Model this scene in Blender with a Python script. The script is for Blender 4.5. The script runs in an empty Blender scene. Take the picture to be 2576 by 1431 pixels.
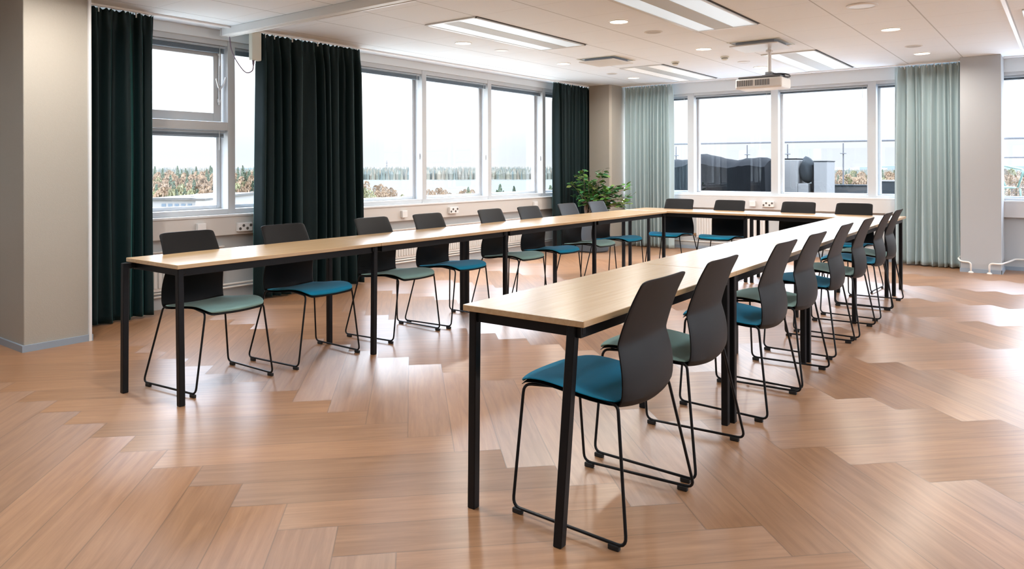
import bpy, bmesh, math, random
from mathutils import Vector, Matrix
R = random.Random(7)
sc = bpy.context.scene
COL = sc.collection
PI = math.pi

# ------------------------------------------------------------------ helpers
def tag(o, label=None, cat=None, group=None, kind=None):
    if label: o['label'] = label
    if cat: o['category'] = cat
    if group: o['group'] = group
    if kind: o['kind'] = kind
    return o

def empty(name, loc, rz=0, label=None, cat=None, group=None):
    o = bpy.data.objects.new(name, None)
    o.empty_display_size = .1
    o.location = loc; o.rotation_euler = (0, 0, rz)
    COL.objects.link(o)
    return tag(o, label, cat, group)

def rbox(bm, lo, hi, bev=0.0, seg=2):
    g = bmesh.ops.create_cube(bm, size=1.0)
    vs = g['verts']
    c = [(a + b) / 2 for a, b in zip(lo, hi)]; s = [abs(b - a) for a, b in zip(lo, hi)]
    for v in vs:
        v.co = Vector((c[0] + v.co.x * s[0], c[1] + v.co.y * s[1], c[2] + v.co.z * s[2]))
    if bev > 0:
        es = list({e for v in vs for e in v.link_edges})
        bmesh.ops.bevel(bm, geom=es, offset=min(bev, min(s) * .45), segments=seg, affect='EDGES', profile=.5)

def frame_dirs(pts, closed=False):
    n = len(pts); T = []
    for i in range(n):
        if closed: d = pts[(i + 1) % n] - pts[i - 1]
        else: d = pts[min(i + 1, n - 1)] - pts[max(i - 1, 0)]
        T.append(d.normalized())
    return T

def tube(bm, pts, r, closed=False, sides=8, cap=True):
    pts = [Vector(p) for p in pts]
    rs = r if isinstance(r, (list, tuple)) else [r] * len(pts)
    T = frame_dirs(pts, closed)
    up = Vector((0, 0, 1)) if abs(T[0].z) < .9 else Vector((1, 0, 0))
    N = (up - T[0] * up.dot(T[0])).normalized()
    rings = []
    for i, p in enumerate(pts):
        N = (N - T[i] * N.dot(T[i])).normalized()
        B = T[i].cross(N)
        rings.append([bm.verts.new(p + (N * math.cos(a) + B * math.sin(a)) * rs[i])
                      for a in [2 * PI * k / sides for k in range(sides)]])
    m = len(rings)
    for i in range(m if closed else m - 1):
        A, Bq = rings[i], rings[(i + 1) % m]
        off = 0
        if closed and i == m - 1:
            off = min(range(sides), key=lambda k: (A[0].co - Bq[k].co).length)
        for k in range(sides):
            bm.faces.new((A[k], A[(k + 1) % sides], Bq[(k + 1 + off) % sides], Bq[(k + off) % sides]))
    if cap and not closed:
        bm.faces.new(list(reversed(rings[0]))); bm.faces.new(rings[-1])

def rounded(path, rad, closed=False, n=5):
    P = [Vector(p) for p in path]; out = []
    L = len(P)
    for i in range(L):
        if not closed and i in (0, L - 1): out.append(P[i]); continue
        a, b, c = P[i - 1], P[i], P[(i + 1) % L]
        r = rad[i] if isinstance(rad, (list, tuple)) else rad
        d1 = (a - b); d2 = (c - b)
        r1 = min(r, d1.length * .45); r2 = min(r, d2.length * .45)
        s = b + d1.normalized() * r1; e = b + d2.normalized() * r2
        for k in range(n + 1):
            t = k / n
            out.append(s * (1 - t) ** 2 + b * 2 * t * (1 - t) + e * t * t)
    return out

def lathe(bm, prof, cx=0, cy=0, sides=24, cap=True):
    rings = []
    for (r, z) in prof:
        rings.append([bm.verts.new((cx + r * math.cos(2 * PI * k / sides), cy + r * math.sin(2 * PI * k / sides), z)) for k in range(sides)])
    for A, B in zip(rings, rings[1:]):
        for k in range(sides):
            bm.faces.new((A[k], A[(k + 1) % sides], B[(k + 1) % sides], B[k]))
    if cap:
        bm.faces.new(list(reversed(rings[0]))); bm.faces.new(rings[-1])

def finish(name, bm, mat, parent=None, smooth=False, kind=None, recalc=True):
    if recalc: bmesh.ops.recalc_face_normals(bm, faces=bm.faces)
    me = bpy.data.meshes.new(name); bm.to_mesh(me); bm.free()
    if smooth:
        for p in me.polygons: p.use_smooth = True
        if smooth == 'auto':
            me.set_sharp_from_angle(angle=math.radians(35))
    me.materials.append(mat)
    o = bpy.data.objects.new(name, me); COL.objects.link(o)
    if parent: o.parent = parent
    if kind: o['kind'] = kind
    return o

def box(name, lo, hi, mat, parent=None, bev=0.0, kind=None):
    bm = bmesh.new(); rbox(bm, lo, hi, bev)
    return finish(name, bm, mat, parent, kind=kind)

def boxes(name, L, mat, parent=None, bev=0.0, kind=None):
    bm = bmesh.new()
    for lo, hi in L: rbox(bm, lo, hi, bev)
    return finish(name, bm, mat, parent, kind=kind)

def copy_tree(o, parent=None):
    c = o.copy(); COL.objects.link(c)
    if parent: c.parent = parent
    for ch in list(KIDS.get(o.name, [])) or [x for x in o.children]:
        copy_tree(ch, c)
    return c
KIDS = {}

# ------------------------------------------------------------------ camera numbers (solved from the photograph)
F, CXP, CYP, YAW, ROLL, H = 1846., 1288., 422.6, .64878, .0023, 1.22
def ray(x, y):
    u = (x - CXP) / F; v = (y - CYP) / F
    c, s = math.cos(ROLL), math.sin(ROLL)
    r = c * u - s * v; d = s * u + c * v
    return Vector((math.cos(YAW) * r - math.sin(YAW), math.sin(YAW) * r + math.cos(YAW), -d))
def far_at(x, y, D):           # a point of the landscape at forward distance D
    w = ray(x, y); return Vector((w.x * D, w.y * D, H + w.z * D))

cam = bpy.data.cameras.new('camera'); co = bpy.data.objects.new('camera', cam); COL.objects.link(co)
fw = Vector((-math.sin(YAW), math.cos(YAW), 0)); rt = Vector((math.cos(YAW), math.sin(YAW), 0)); dn = Vector((0, 0, -1))
c_, s_ = math.cos(ROLL), math.sin(ROLL)
rt2 = rt * c_ + dn * s_; dn2 = rt * -s_ + dn * c_
M = Matrix((( rt2.x, -dn2.x, -fw.x, 0), (rt2.y, -dn2.y, -fw.y, 0), (rt2.z, -dn2.z, -fw.z, H), (0, 0, 0, 1)))
co.matrix_world = M
cam.sensor_width = 36; cam.sensor_fit = 'HORIZONTAL'; cam.lens = F / 2576 * 36
cam.shift_y = -(715.5 - CYP) / 2576
cam.clip_start = .05; cam.clip_end = 6000
sc.camera = co

# ------------------------------------------------------------------ materials
def mat(name):
    m = bpy.data.materials.new(name); m.use_nodes = True
    nt = m.node_tree; b = nt.nodes['Principled BSDF']
    return m, nt, b
def simple(name, col, rough=.5, metal=0, spec=.5, bump=0, bscale=200, sheen=0, var=0, vscale=8, coat=0):
    m, nt, b = mat(name)
    b.inputs['Base Color'].default_value = (*col, 1); b.inputs['Roughness'].default_value = rough
    b.inputs['Metallic'].default_value = metal; b.inputs['Specular IOR Level'].default_value = spec
    b.inputs['Coat Weight'].default_value = coat
    if sheen:
        b.inputs['Sheen Weight'].default_value = sheen; b.inputs['Sheen Roughness'].default_value = .45
    tc = nt.nodes.new('ShaderNodeTexCoord')
    if bump:
        n = nt.nodes.new('ShaderNodeTexNoise'); n.inputs['Scale'].default_value = bscale; n.inputs['Detail'].default_value = 3
        bp = nt.nodes.new('ShaderNodeBump'); bp.inputs['Strength'].default_value = bump; bp.inputs['Distance'].default_value = .002
        nt.links.new(tc.outputs['Object'], n.inputs['Vector']); nt.links.new(n.outputs['Fac'], bp.inputs['Height'])
        nt.links.new(bp.outputs['Normal'], b.inputs['Normal'])
    if var:
        n = nt.nodes.new('ShaderNodeTexNoise'); n.inputs['Scale'].default_value = vscale; n.inputs['Detail'].default_value = 4
        mr = nt.nodes.new('ShaderNodeMapRange'); mr.inputs['To Min'].default_value = 1 - var; mr.inputs['To Max'].default_value = 1 + var
        mx = nt.nodes.new('ShaderNodeVectorMath'); mx.operation = 'SCALE'; mx.inputs[0].default_value = col
        nt.links.new(tc.outputs['Object'], n.inputs['Vector']); nt.links.new(n.outputs['Fac'], mr.inputs['Value'])
        nt.links.new(mr.outputs['Result'], mx.inputs['Scale']); nt.links.new(mx.outputs['Vector'], b.inputs['Base Color'])
    return m
def math_node(nt, op, a=None, b=None, va=None, vb=None):
    n = nt.nodes.new('ShaderNodeMath'); n.operation = op
    if a is not None: nt.links.new(a, n.inputs[0])
    elif va is not None: n.inputs[0].default_value = va
    if b is not None: nt.links.new(b, n.inputs[1])
    elif vb is not None: n.inputs[1].default_value = vb
    return n.outputs[0]

M_wall = simple('painted wall', (.66, .655, .65), .6, bump=.12, bscale=260)
M_wall_beige = simple('beige woven wallcovering', (.41, .375, .32), .62, bump=.5, bscale=170, var=.03, vscale=60)
M_cool = simple('grey painted pillar', (.43, .445, .46), .6, bump=.2, bscale=240)
M_trunk = simple('cream cable trunking', (.64, .61, .58), .4)
M_under = simple('pale wall under the windows', (.50, .52, .53), .6, bump=.15, bscale=120)
M_frame = simple('white window paint', (.58, .60, .615), .35)
M_frame_side = M_frame
M_sill = simple('white sill laminate', (.76, .77, .78), .3)
M_header = simple('pale blue white header board', (.76, .79, .80), .45)
M_skirt = simple('blue grey skirting', (.30, .36, .43), .4)
M_black = simple('black powder coated steel', (.006, .0065, .008), .42, spec=.25)
M_black_leg = M_black
M_shell = simple('charcoal moulded plastic', (.0070, .0068, .0074), .45, spec=.22, bump=.15, bscale=900)
M_rubber = simple('black plastic glide', (.012, .012, .013), .6)
M_blue = simple('petrol blue felt', (.014, .275, .47), .9, spec=.1, bump=.6, bscale=700, sheen=.12, var=.06, vscale=300)
M_sage = simple('sage green felt', (.28, .46, .43), .9, spec=.1, bump=.6, bscale=700, sheen=.12, var=.06, vscale=300)
M_green_curtain = simple('dark green curtain', (.0025, .014, .016), .6, spec=.3, bump=.25, bscale=400, sheen=.8)
M_green_curtain.node_tree.nodes['Principled BSDF'].inputs['Sheen Tint'].default_value = (.12, .5, .48, 1)
M_green_curtain.node_tree.nodes['Principled BSDF'].inputs['Sheen Roughness'].default_value = .3
M_light_curtain = simple('pale aqua curtain', (.42, .53, .555), .85, spec=.2, bump=.25, bscale=300, sheen=.2)
M_track = simple('white curtain track', (.88, .88, .88), .35)
M_blind = simple('grey blue blind slats', (.17, .22, .27), .45)
M_blind_light = simple('pale blind slats', (.45, .51, .56), .4)
M_handle = simple('white metal handle', (.75, .78, .80), .25, metal=.3)
M_ivory = simple('ivory motor casing', (.66, .66, .58), .5)
M_cable = simple('mauve grey cable', (.24, .19, .25), .5)
M_socket = simple('white socket plastic', (.82, .82, .82), .35)
M_socket_hole = simple('dark socket holes', (.10, .09, .08), .6)
M_side_tan = simple('tan socket side', (.52, .40, .34), .5)
M_rad = simple('white radiator enamel', (.76, .75, .73), .35)
M_pipe = simple('cream pipe paint', (.82, .79, .74), .3)
M_brass = simple('valve brass', (.35, .22, .12), .4, metal=.6)
M_pot = simple('slate grey planter', (.075, .090, .105), .6)
M_soil = simple('potting soil', (.05, .035, .025), .95)
M_bark = simple('brown stem bark', (.22, .14, .09), .8)
M_proj = simple('white projector casing', (.80, .80, .80), .35)
M_proj_dark = simple('dark projector grille', (.12, .13, .15), .5)
M_steel = simple('brushed metal bracket', (.35, .38, .42), .35, metal=.8)
M_lum_frame = simple('white luminaire frame', (.70, .72, .72), .35)
M_lum_mid = simple('grey perforated luminaire strip', (.58, .62, .63), .5, bump=.4, bscale=900)
M_gap = simple('dark gap', (.03, .03, .03), .8)
M_ring = simple('white vent plastic', (.72, .71, .69), .4)
M_grey = simple('grey speaker mesh', (.50, .49, .47), .6)
M_deck = simple('terrace concrete slabs', (.62, .61, .59), .8, var=.15, vscale=4)
M_tarp = simple('dark grey tarpaulin', (.0055, .006, .007), .95, spec=.05, bump=.6, bscale=14, var=.2, vscale=6)
M_tarp2 = simple('grey green tarpaulin', (.016, .019, .021), .9, spec=.1, bump=.5, bscale=20, var=.2, vscale=6)
M_wicker = simple('light grey woven wicker', (.125, .124, .122), .9, spec=.1, bump=.6, bscale=260, var=.12, vscale=60)
M_rail = simple('galvanised rail', (.075, .075, .08), .6, spec=.2)
M_rail_thin = simple('pale steel post', (.06, .06, .065), .6, spec=.2)
M_greenmetal = simple('green painted garden metal', (.05, .10, .078), .5)
M_planter = simple('dark slatted planter', (.011, .013, .014), .6)
M_roof = simple('pale roof membrane', (.036, .034, .031), .8, var=.1, vscale=.6)
M_bldg = simple('pale facade', (.14, .135, .128), .8)
M_bldg_white = simple('white facade', (.42, .41, .40), .7)
M_bldg_dark = simple('dark facade window', (.06, .08, .10), .3)
M_ground = simple('pale autumn grass ground', (.33, .31, .26), .95, var=.3, vscale=.05)
M_water = simple('lake water', (.082, .088, .083), .8, spec=0, bump=.3, bscale=.6)

# window glass: clear, with real reflections at each face, still lets the daylight through
def glassm(name, tint):
    m = bpy.data.materials.new(name); m.use_nodes = True; nt = m.node_tree; nt.nodes.clear()
    o = nt.nodes.new('ShaderNodeOutputMaterial'); mx = nt.nodes.new('ShaderNodeMixShader')
    t = nt.nodes.new('ShaderNodeBsdfTransparent'); t.inputs[0].default_value = (*tint, 1)
    g = nt.nodes.new('ShaderNodeBsdfGlossy'); g.inputs['Roughness'].default_value = .0
    f = nt.nodes.new('ShaderNodeFresnel'); ge = nt.nodes.new('ShaderNodeNewGeometry')
    ir = nt.nodes.new('ShaderNodeMapRange'); ir.inputs['To Min'].default_value = 1.5; ir.inputs['To Max'].default_value = 1 / 1.5   # same reflectance at both faces of the pane
    nt.links.new(ge.outputs['Backfacing'], ir.inputs['Value']); nt.links.new(ir.outputs[0], f.inputs['IOR'])
    nt.links.new(f.outputs[0], mx.inputs[0]); nt.links.new(t.outputs[0], mx.inputs[1]); nt.links.new(g.outputs[0], mx.inputs[2])
    nt.links.new(mx.outputs[0], o.inputs[0]); return m
M_glass = glassm('window glass', (.975, .985, .985))
M_glass_rail = glassm('railing glass', (1, 1, 1))

def emis(name, col, st, base=(.8, .8, .8)):
    m, nt, b = mat(name); b.inputs['Base Color'].default_value = (*base, 1)
    b.inputs['Emission Color'].default_value = (*col, 1); b.inputs['Emission Strength'].default_value = st
    b.inputs['Roughness'].default_value = .4
    return m
M_led = emis('warm downlight diffuser', (1, .86, .70), 6)
M_tube_fill = emis('fill luminaire diffuser', (.76, .90, 1), 9.0)  # strong fill glow, only on the added luminaires out of view
M_tube_soft = emis('soft luminaire diffuser', (.80, .93, 1), .42, (.5, .5, .5))
M_tube_dim = emis('dim luminaire diffuser', (1, .98, .95), .25)

# ceiling: 600 mm acoustic tiles
def ceiling_mat():
    m, nt, b = mat('acoustic ceiling tiles')
    tc = nt.nodes.new('ShaderNodeTexCoord'); sp = nt.nodes.new('ShaderNodeSeparateXYZ')
    nt.links.new(tc.outputs['Object'], sp.inputs[0])
    def line(axis, off, w, seed=False):
        s = math_node(nt, 'ADD', sp.outputs[axis], vb=off)
        s = math_node(nt, 'DIVIDE', s, vb=.6)
        fr = math_node(nt, 'FRACT', s)
        d = math_node(nt, 'ABSOLUTE', math_node(nt, 'SUBTRACT', fr, vb=.5))
        return math_node(nt, 'GREATER_THAN', d, vb=.5 - w / .6)
    lx = line('X', 5.18 + 12, .0055); ly = line('Y', -4.74 + 12, .003)
    n = nt.nodes.new('ShaderNodeTexNoise'); n.inputs['Scale'].default_value = 500; n.inputs['Detail'].default_value = 2
    nt.links.new(tc.outputs['Object'], n.inputs['Vector'])
    mr = nt.nodes.new('ShaderNodeMapRange'); mr.inputs['To Min'].default_value = .93; mr.inputs['To Max'].default_value = 1.05
    nt.links.new(n.outputs['Fac'], mr.inputs['Value'])
    k = math_node(nt, 'SUBTRACT', mr.outputs[0], math_node(nt, 'MULTIPLY', lx, vb=.38))
    k = math_node(nt, 'SUBTRACT', k, math_node(nt, 'MULTIPLY', ly, vb=.17))
    v = nt.nodes.new('ShaderNodeVectorMath'); v.operation = 'SCALE'; v.inputs[0].default_value = (.84, .90, .955)
    nt.links.new(k, v.inputs['Scale']); nt.links.new(v.outputs['Vector'], b.inputs['Base Color'])
    b.inputs['Roughness'].default_value = .7
    bp = nt.nodes.new('ShaderNodeBump'); bp.inputs['Strength'].default_value = .35; bp.inputs['Distance'].default_value = .003
    hh = math_node(nt, 'SUBTRACT', va=1.0, b=math_node(nt, 'MAXIMUM', lx, ly))
    nt.links.new(hh, bp.inputs['Height']); nt.links.new(bp.outputs['Normal'], b.inputs['Normal'])
    return m
M_ceil = ceiling_mat()

# wood floor: herringbone planks; UV runs along each plank, 'tone' varies per plank
def floor_mat():
    m, nt, b = mat('oak herringbone planks')
    uv = nt.nodes.new('ShaderNodeUVMap'); uv.uv_map = 'UVMap'
    at = nt.nodes.new('ShaderNodeAttribute'); at.attribute_name = 'tone'
    sp = nt.nodes.new('ShaderNodeSeparateXYZ'); nt.links.new(uv.outputs[0], sp.inputs[0])
    cx = nt.nodes.new('ShaderNodeCombineXYZ')
    nt.links.new(math_node(nt, 'MULTIPLY', sp.outputs[0], vb=1.0), cx.inputs[0])
    nt.links.new(math_node(nt, 'MULTIPLY', sp.outputs[1], vb=14.0), cx.inputs[1])
    nt.links.new(math_node(nt, 'MULTIPLY', at.outputs['Fac'], vb=37.0), cx.inputs[2])
    n1 = nt.nodes.new('ShaderNodeTexNoise'); n1.inputs['Scale'].default_value = 2.6; n1.inputs['Detail'].default_value = 6; n1.inputs['Roughness'].default_value = .6; n1.inputs['Distortion'].default_value = .6
    nt.links.new(cx.outputs[0], n1.inputs['Vector'])
    cx2 = nt.nodes.new('ShaderNodeCombineXYZ')
    nt.links.new(math_node(nt, 'MULTIPLY', sp.outputs[0], vb=3.0), cx2.inputs[0])
    nt.links.new(math_node(nt, 'MULTIPLY', sp.outputs[1], vb=190.0), cx2.inputs[1])
    nt.links.new(math_node(nt, 'MULTIPLY', at.outputs['Fac'], vb=91.0), cx2.inputs[2])
    n2 = nt.nodes.new('ShaderNodeTexNoise'); n2.inputs['Scale'].default_value = 2.2; n2.inputs['Detail'].default_value = 6; n2.inputs['Roughness'].default_value = .65
    nt.links.new(cx2.outputs[0], n2.inputs['Vector'])
    cr = nt.nodes.new('ShaderNodeValToRGB')
    e = cr.color_ramp.elements
    e[0].position = .28; e[0].color = (.245, .110, .045, 1)
    e[1].position = .74; e[1].color = (.445, .236, .120, 1)
    e.new(.5).color = (.342, .170, .081, 1)
    mixv = math_node(nt, 'ADD', math_node(nt, 'MULTIPLY', n1.outputs['Fac'], vb=.74), math_node(nt, 'MULTIPLY', n2.outputs['Fac'], vb=.26))
    nt.links.new(mixv, cr.inputs[0])
    tone = nt.nodes.new('ShaderNodeMapRange'); tone.inputs['To Min'].default_value = .86; tone.inputs['To Max'].default_value = 1.12
    nt.links.new(at.outputs['Fac'], tone.inputs['Value'])
    # seams
    def seam(o, L, w):
        d = math_node(nt, 'MINIMUM', o, math_node(nt, 'SUBTRACT', va=L, b=o))
        return math_node(nt, 'LESS_THAN', d, vb=w)
    s1 = seam(sp.outputs[0], PL, .0022); s2 = seam(sp.outputs[1], PW, .0022)
    sm = math_node(nt, 'MAXIMUM', s1, s2)
    k = math_node(nt, 'MULTIPLY', tone.outputs[0], math_node(nt, 'SUBTRACT', va=1.0, b=math_node(nt, 'MULTIPLY', sm, vb=.38)))
    v = nt.nodes.new('ShaderNodeVectorMath'); v.operation = 'SCALE'
    nt.links.new(cr.outputs[0], v.inputs[0]); nt.links.new(k, v.inputs['Scale'])
    nt.links.new(v.outputs['Vector'], b.inputs['Base Color'])
    rr = nt.nodes.new('ShaderNodeMapRange'); rr.inputs['To Min'].default_value = .28; rr.inputs['To Max'].default_value = .40
    nt.links.new(n2.outputs['Fac'], rr.inputs['Value']); nt.links.new(rr.outputs[0], b.inputs['Roughness'])
    b.inputs['Anisotropic'].default_value = .88; b.inputs['Anisotropic Rotation'].default_value = .25
    tg = nt.nodes.new('ShaderNodeTangent'); tg.direction_type = 'UV_MAP'; tg.uv_map = 'UVMap'
    nt.links.new(tg.outputs[0], b.inputs['Tangent'])
    b.inputs['Specular IOR Level'].default_value = 1.0; b.inputs['Coat Weight'].default_value = .25; b.inputs['Coat Roughness'].default_value = .36
    bp = nt.nodes.new('ShaderNodeBump'); bp.inputs['Strength'].default_value = .10; bp.inputs['Distance'].default_value = .0012
    hh = math_node(nt, 'SUBTRACT', n2.outputs['Fac'], math_node(nt, 'MULTIPLY', sm, vb=1.2))
    nt.links.new(hh, bp.inputs['Height']); nt.links.new(bp.outputs['Normal'], b.inputs['Normal'])
    return m
PW, PL = .2, 1.232

def oak_mat():
    m, nt, b = mat('light oak table laminate')
    tc = nt.nodes.new('ShaderNodeTexCoord'); mp = nt.nodes.new('ShaderNodeMapping'); mp.inputs['Scale'].default_value = (22, 1.0, 22)
    nt.links.new(tc.outputs['Object'], mp.inputs[0])
    n = nt.nodes.new('ShaderNodeTexNoise'); n.inputs['Scale'].default_value = 3; n.inputs['Detail'].default_value = 6; n.inputs['Distortion'].default_value = .3
    nt.links.new(mp.outputs[0], n.inputs['Vector'])
    cr = nt.nodes.new('ShaderNodeValToRGB'); e = cr.color_ramp.elements
    e[0].position = .3; e[0].color = (.52, .335, .170, 1); e[1].position = .72; e[1].color = (.60, .410, .230, 1)
    nt.links.new(n.outputs['Fac'], cr.inputs[0]); nt.links.new(cr.outputs[0], b.inputs['Base Color'])
    b.inputs['Roughness'].default_value = .27; b.inputs['Specular IOR Level'].default_value = .9; b.inputs['Coat Weight'].default_value = .2; b.inputs['Coat Roughness'].default_value = .22
    return m
M_oak = oak_mat()

def random_island(name, cols, rough=.8, spec=.3, trans=0):
    m, nt, b = mat(name)
    g = nt.nodes.new('ShaderNodeNewGeometry'); cr = nt.nodes.new('ShaderNodeValToRGB')
    cr.color_ramp.interpolation = 'LINEAR'; e = cr.color_ramp.elements
    e[0].position = 0; e[0].color = (*cols[0], 1); e[1].position = 1; e[1].color = (*cols[-1], 1)
    for i, c in enumerate(cols[1:-1]): e.new((i + 1) / (len(cols) - 1)).color = (*c, 1)
    nt.links.new(g.outputs['Random Per Island'], cr.inputs[0]); nt.links.new(cr.outputs[0], b.inputs['Base Color'])
    b.inputs['Roughness'].default_value = rough; b.inputs['Specular IOR Level'].default_value = spec
    return m
M_leaf = random_island('glossy plant leaves', [(.03, .10, .035), (.06, .19, .05), (.05, .15, .07), (.13, .28, .05), (.20, .22, .07)], .2, .9)
M_birch = random_island('autumn birch twigs', [(.135, .085, .05), (.175, .112, .065), (.15, .10, .062), (.12, .085, .055)])
M_conif = random_island('dark conifer needles', [(.045, .06, .04), (.065, .08, .045), (.055, .07, .05)])
M_olive = random_island('olive yellow foliage', [(.10, .10, .05), (.14, .13, .06), (.12, .115, .07)])
M_farforest = random_island('far shore forest', [(.065, .078, .065), (.10, .09, .065), (.055, .07, .065), (.13, .105, .075), (.07, .08, .065)])
M_hill_haze = simple('wooded ridge in painted haze', (.10, .125, .15), .9, var=.15, vscale=.02)  # bluish base colour stands in for the haze of distance
M_trunkbark = simple('tree bark', (.20, .17, .14), .9)

# ------------------------------------------------------------------ world: bright overcast sky
w = bpy.data.worlds.new('overcast'); sc.world = w; w.use_nodes = True; nt = w.node_tree
bg = nt.nodes['Background']
tc = nt.nodes.new('ShaderNodeTexCoord'); sp = nt.nodes.new('ShaderNodeSeparateXYZ'); nt.links.new(tc.outputs['Generated'], sp.inputs[0])
cr = nt.nodes.new('ShaderNodeFloatCurve'); cc = cr.mapping.curves[0]      # overcast sky: dim at the horizon, brighter overhead
for i_, (x_, y_) in enumerate([(0, .058), (.035, .058), (.085, .088), (.20, .36), (1, .9)]):
    if i_ in (0,): cc.points[0].location = (x_, y_)
    elif i_ == 4: cc.points[len(cc.points) - 1].location = (x_, y_)
    else: cc.points.new(x_, y_)
cr.mapping.update()
nt.links.new(sp.outputs[2], cr.inputs['Value'])
cr10 = nt.nodes.new('ShaderNodeMath'); cr10.operation = 'MULTIPLY'; cr10.inputs[1].default_value = 16.0; nt.links.new(cr.outputs[0], cr10.inputs[0])
mp = nt.nodes.new('ShaderNodeMapping'); mp.inputs['Scale'].default_value = (1.6, 1.6, 14); nt.links.new(tc.outputs['Generated'], mp.inputs[0])
nz = nt.nodes.new('ShaderNodeTexNoise'); nz.inputs['Scale'].default_value = 2.2; nz.inputs['Detail'].default_value = 5; nt.links.new(mp.outputs[0], nz.inputs['Vector'])
cl = nt.nodes.new('ShaderNodeValToRGB'); cl.color_ramp.elements[0].position = .38; cl.color_ramp.elements[0].color = (.90, .935, .98, 1)
cl.color_ramp.elements[1].position = .62; cl.color_ramp.elements[1].color = (.92, .985, 1.10, 1); nt.links.new(nz.outputs['Fac'], cl.inputs[0])
gr = nt.nodes.new('ShaderNodeMapRange'); gr.inputs['From Min'].default_value = -.02; gr.inputs['From Max'].default_value = .16
gr.inputs['To Min'].default_value = 1.0; gr.inputs['To Max'].default_value = 1.06; nt.links.new(sp.outputs[2], gr.inputs['Value'])
v1 = nt.nodes.new('ShaderNodeVectorMath'); v1.operation = 'SCALE'; nt.links.new(cl.outputs[0], v1.inputs[0]); nt.links.new(gr.outputs[0], v1.inputs['Scale'])
hi = nt.nodes.new('ShaderNodeMapRange'); hi.inputs['From Min'].default_value = .08; hi.inputs['From Max'].default_value = .5; nt.links.new(sp.outputs[2], hi.inputs['Value'])
tn = nt.nodes.new('ShaderNodeMix'); tn.data_type = 'RGBA'; tn.inputs[6].default_value = (1, 1, 1, 1); tn.inputs[7].default_value = (.90, .98, 1.10, 1); nt.links.new(hi.outputs[0], tn.inputs[0])
v2 = nt.nodes.new('ShaderNodeVectorMath'); v2.operation = 'MULTIPLY'; nt.links.new(v1.outputs['Vector'], v2.inputs[0]); nt.links.new(tn.outputs[2], v2.inputs[1])
nt.links.new(v2.outputs['Vector'], bg.inputs['Color']); nt.links.new(cr10.outputs[0], bg.inputs['Strength'])

# ------------------------------------------------------------------ room shell
ZC = 2.5
XL, YF = -6.25, 10.45           # inner faces of the two window walls
XR, YB = 4.2, -3.2
def build_floor():
    bm = bmesh.new(); uvl = bm.loops.layers.uv.new('UVMap'); tl = bm.faces.layers.float.new('tone')
    s = 1 / math.sqrt(2)
    O = Vector((-4.25, 1.634)); U = Vector((s, s)); V = Vector((s, -s))
    def quad(a, b, c, d, tone, horiz, org):
        pts = []
        for (u, v) in (a, b, c, d):
            p = O + U * u + V * v; pts.append(p)
        if max(p.x for p in pts) < -6.5 or min(p.x for p in pts) > XR + .1 or max(p.y for p in pts) < YB - .1 or min(p.y for p in pts) > YF + .2: return
        vs = [bm.verts.new((p.x, p.y, 0)) for p in pts]
        f = bm.faces.new(vs); f[tl] = tone
        for lp, (u, v) in zip(f.loops, (a, b, c, d)):
            du, dv = u - org[0], v - org[1]
            lp[uvl].uv = (du, dv) if horiz else (dv, du)
    for j in range(-6, 8):
        for k in range(-60, 80):
            ou, ov = k * PW + j * PL, k * PW - j * PL
            quad((ou, ov), (ou + PL, ov), (ou + PL, ov + PW), (ou, ov + PW), R.random(), True, (ou, ov))
            vu, vv = ou, ov + PW
            quad((vu, vv), (vu + PW, vv), (vu + PW, vv + PL), (vu, vv + PL), R.random(), False, (vu, vv))
    # trim to the room so nothing pokes through the walls
    for co_, no in (((-6.34, 0, 0), (-1, 0, 0)), ((XR, 0, 0), (1, 0, 0)), ((0, YB, 0), (0, -1, 0)), ((0, 10.54, 0), (0, 1, 0))):
        bmesh.ops.bisect_plane(bm, geom=list(bm.verts) + list(bm.edges) + list(bm.faces), plane_co=co_, plane_no=no, clear_outer=True)
    for f in bm.faces:
        f.normal_update()
        if f.normal.z < 0: f.normal_flip()
    me = bpy.data.meshes.new('floor'); bm.to_mesh(me); bm.free(); me.materials.append(floor_mat())
    o = bpy.data.objects.new('floor', me); COL.objects.link(o); o['kind'] = 'structure'
build_floor()
box('trim_1', (-6.6, YB - .2, -.3), (XR + .2, 10.8, -.012), M_deck, kind='structure')          # slab edge under the planks

box('ceiling', (-6.5, YB, ZC), (XR, 10.7, ZC + .1), M_ceil, kind='structure')

# window rhythm
LM = [1.98, 2.62, 3.893, 5.165, 6.477, 7.745, 9.04, 10.3]      # mullion centres on the left wall (Y)
FM = [-5.79, -4.54, -3.292, -2.04, -.79, .46]                    # mullion centres on the far wall (X)
GX, GY = XL - .155, YF + .155     # glass planes
ZS, ZH = .815, 2.36               # frame bottom / top
# left wall: boards below the windows
boxes('wall_left', [((XL - .1, YB, 0), (XL - .02, 10.7, .60)), ((XL - .25, YB, .60), (XL - .02, 10.7, ZS - .02)),
                    ((XL - .25, YB, 2.43), (XL, 10.7, ZC)), ((XL - .3, YB, 0), (XL - .1, 10.7, .6)), ((XL - .25, YB, ZS - .02), (XL - .02, 2.0, 2.43))], M_under, kind='structure')
box('trim_2', (XL - .02, YB, .605), (XL + .045, 10.35, .775), M_trunk, bev=.004, kind='structure')
box('trim_3', (XL - .2, YB, .775), (XL + .055, 10.36, .797), M_sill, bev=.004, kind='structure')
box('trim_4', (XL - .2, YB, 2.41), (XL + .012, 10.6, 2.5), M_header, bev=.003, kind='structure')
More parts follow.
